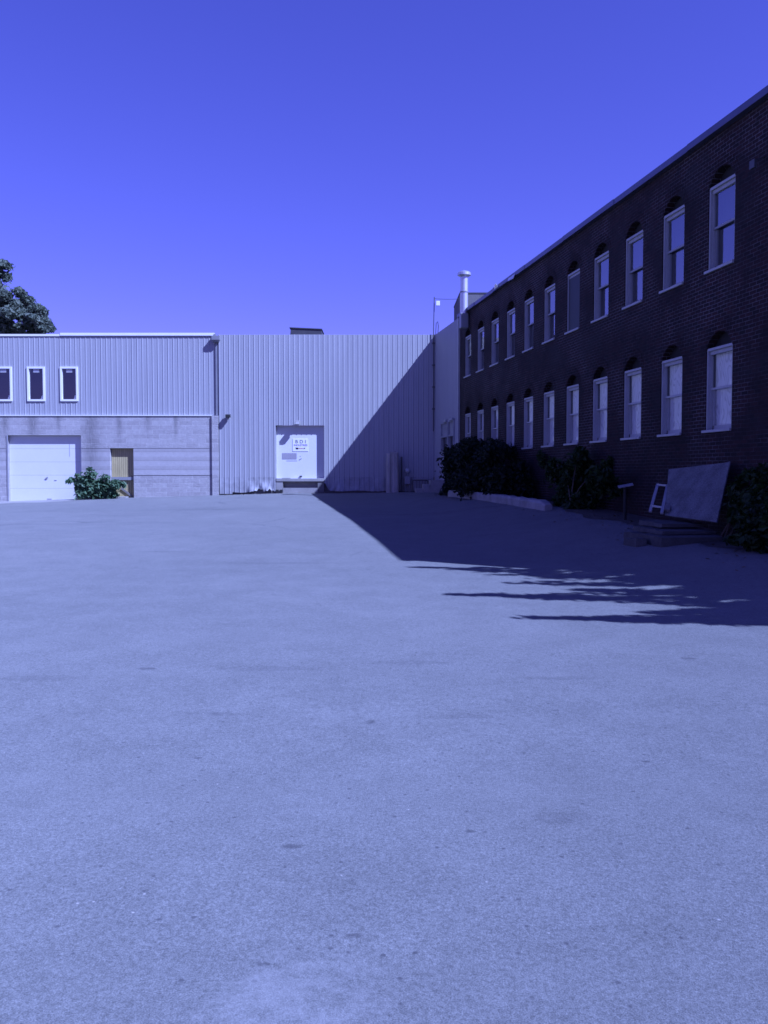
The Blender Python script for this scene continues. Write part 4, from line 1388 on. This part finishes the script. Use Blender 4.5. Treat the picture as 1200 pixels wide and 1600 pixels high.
# litter caught along the wall foot: uncountable
lit = MB()
for _ in range(1500):
    if random.random() < 0.6:
        q_ = lw(random.uniform(6, 28), -abs(random.gauss(1.15, 0.45)), 0)
    else:
        q_ = Vector((random.uniform(-7.5, 2.2), 39.85 - abs(random.gauss(0, 0.35)), 0))
    z_ = float(gz(q_.x, q_.y)) + 0.012
    a_, r_ = random.uniform(0, 6.28), random.uniform(0.012, 0.045)
    t_ = Vector((math.cos(a_), math.sin(a_), random.uniform(-0.3, 0.3))) * r_
    b_ = Vector((-math.sin(a_), math.cos(a_), random.uniform(-0.3, 0.3))) * r_ * 0.6
    c_ = Vector((q_.x, q_.y, z_ + 0.006))
    lit.quad(c_ - t_, c_ + b_, c_ + t_, c_ - b_)
M['litter'] = plain('dry_leaves', (0.11, 0.085, 0.05), 0.85, 0.5, 5.0)
tag(lit.build('leaf_litter', M['litter']), 'dry leaves and grit caught along the wall foot', 'litter', kind='stuff')

# weed at the garage door
wy = 39.35
def wp(u, v, y=wy):
    p_ = facade_pt(u, v, y); return (p_.x, p_.y, p_.z)
bl = []
for (u, v, r, n) in ((148, 762, 0.55, 150), (136, 752, 0.4, 100), (160, 755, 0.42, 110), (172, 762, 0.4, 90), (143, 741, 0.24, 50), (140, 733, 0.12, 16), (182, 757, 0.28, 50), (125, 760, 0.3, 50), (120, 751, 0.2, 24), (108, 751, 0.16, 14),
                     (155, 772, 0.5, 120), (130, 772, 0.4, 80), (175, 773, 0.35, 60), (113, 749, 0.12, 10), (120, 742, 0.10, 7), (193, 757, 0.16, 16), (165, 745, 0.18, 20)):
    bl.append((wp(u, v, wy + random.uniform(-0.25, 0.25)), (r, r * 0.8, r * 0.75), n))
gb = on_ground(*wp(147, 778)[:2])
shrub('weed_bush', gb, [(c, r, int(n * 1.9)) for c, r, n in bl], 0.115, M['leaf_weed'], [wp(143, 735), wp(110, 752), wp(190, 757), wp(120, 745), wp(165, 745), wp(150, 755)], 'bright green leafy weed growing between the garage door and the yellow door', up=0.6)
# low weeds at its foot
bl = [(wp(u, 782, 38.7), (0.22, 0.15, 0.07), 40) for u in (128, 138, 146)]
gb2 = on_ground(*wp(137, 783, 38.7)[:2])
shrub('weed', gb2, [((c[0], c[1], float(gz(c[0], c[1])) + 0.05), r, n) for c, r, n in bl], 0.07, M['leaf_weed'], [], 'tuft of low weeds on the apron edge before the leafy weed', 'weed') if False else None

# shrubs along the brick wall
def wall_blobs(rows):
    out = []
    for (u, v, off, r, k, n) in rows:
        p_ = wall_pt(u, v, off)
        out += clump((p_.x, p_.y, p_.z), r, k, n, 0.8, 0.5)
    return out
bl = wall_blobs([(800, 745, 0.7, (0.75, 0.9, 0.75), 8, 190), (775, 735, 0.8, (0.8, 1.0, 0.85), 9, 190), (750, 728, 0.9, (0.8, 1.1, 0.9), 9, 200), (728, 730, 1.0, (0.8, 1.1, 0.9), 9, 190), (706, 716, 1.0, (0.7, 0.9, 0.4), 6, 120), (712, 748, 1.3, (0.8, 1.0, 0.6), 7, 150), (750, 758, 1.0, (0.9, 1.2, 0.6), 8, 190), (790, 765, 0.8, (0.6, 0.9, 0.5), 7, 170), (740, 702, 0.7, (0.6, 0.9, 0.4), 6, 110), (780, 704, 0.5, (0.6, 0.8, 0.4), 6, 110), (700, 765, 1.2, (0.5, 0.8, 0.35), 5, 110)])
p_ = lw(10.2, -0.8, 0)
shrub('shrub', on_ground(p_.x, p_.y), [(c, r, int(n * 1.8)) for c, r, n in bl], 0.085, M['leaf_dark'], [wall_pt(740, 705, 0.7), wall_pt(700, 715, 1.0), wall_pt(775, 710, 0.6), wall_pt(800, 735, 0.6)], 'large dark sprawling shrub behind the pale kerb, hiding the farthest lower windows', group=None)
bl = wall_blobs([(897, 750, 0.4, (0.38, 0.42, 0.42), 9, 80), (888, 772, 0.5, (0.38, 0.42, 0.4), 8, 80), (912, 775, 0.5, (0.38, 0.42, 0.4), 8, 80), (905, 720, 0.4, (0.45, 0.5, 0.35), 6, 100), (940, 760, 0.5, (0.4, 0.5, 0.5), 6, 110), (870, 735, 0.4, (0.3, 0.5, 0.5), 5, 70), (900, 793, 0.6, (0.45, 0.5, 0.2), 6, 90), (950, 730, 0.15, (0.2, 0.4, 0.4), 5, 50), (850, 715, 0.15, (0.15, 0.5, 0.3), 4, 40)])
p_ = lw(18.4, -0.7, 0)
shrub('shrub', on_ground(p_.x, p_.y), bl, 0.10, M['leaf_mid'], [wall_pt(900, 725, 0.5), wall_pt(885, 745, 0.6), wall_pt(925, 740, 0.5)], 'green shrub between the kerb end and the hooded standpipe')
bl = wall_blobs([(1182, 780, 0.5, (0.38, 0.45, 0.42), 9, 70), (1197, 757, 0.4, (0.35, 0.4, 0.32), 7, 60), (1170, 805, 0.55, (0.33, 0.4, 0.3), 8, 70), (1200, 815, 0.7, (0.4, 0.5, 0.35), 8, 80), (1225, 790, 0.7, (0.5, 0.6, 0.6), 8, 140), (1158, 770, 0.35, (0.25, 0.35, 0.3), 5, 70), (1185, 840, 0.9, (0.5, 0.5, 0.2), 7, 120)])
p_ = lw(25.3, -0.7, 0)
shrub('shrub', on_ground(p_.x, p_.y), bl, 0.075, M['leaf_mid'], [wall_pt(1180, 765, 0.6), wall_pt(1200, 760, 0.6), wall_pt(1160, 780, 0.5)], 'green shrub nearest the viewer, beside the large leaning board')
bl = wall_blobs([(1075, 832, 1.1, (0.35, 0.6, 0.12), 7, 110), (1110, 835, 1.1, (0.35, 0.6, 0.13), 7, 110), (1140, 838, 1.0, (0.35, 0.6, 0.14), 7, 110), (1095, 822, 0.7, (0.3, 0.5, 0.14), 6, 90)])
p_ = lw(23.4, -1.0, 0)
shrub('shrub', on_ground(p_.x, p_.y), bl, 0.07, M['leaf_dark'], [], 'low dark creeping growth under the foot of the large leaning board') if False else None
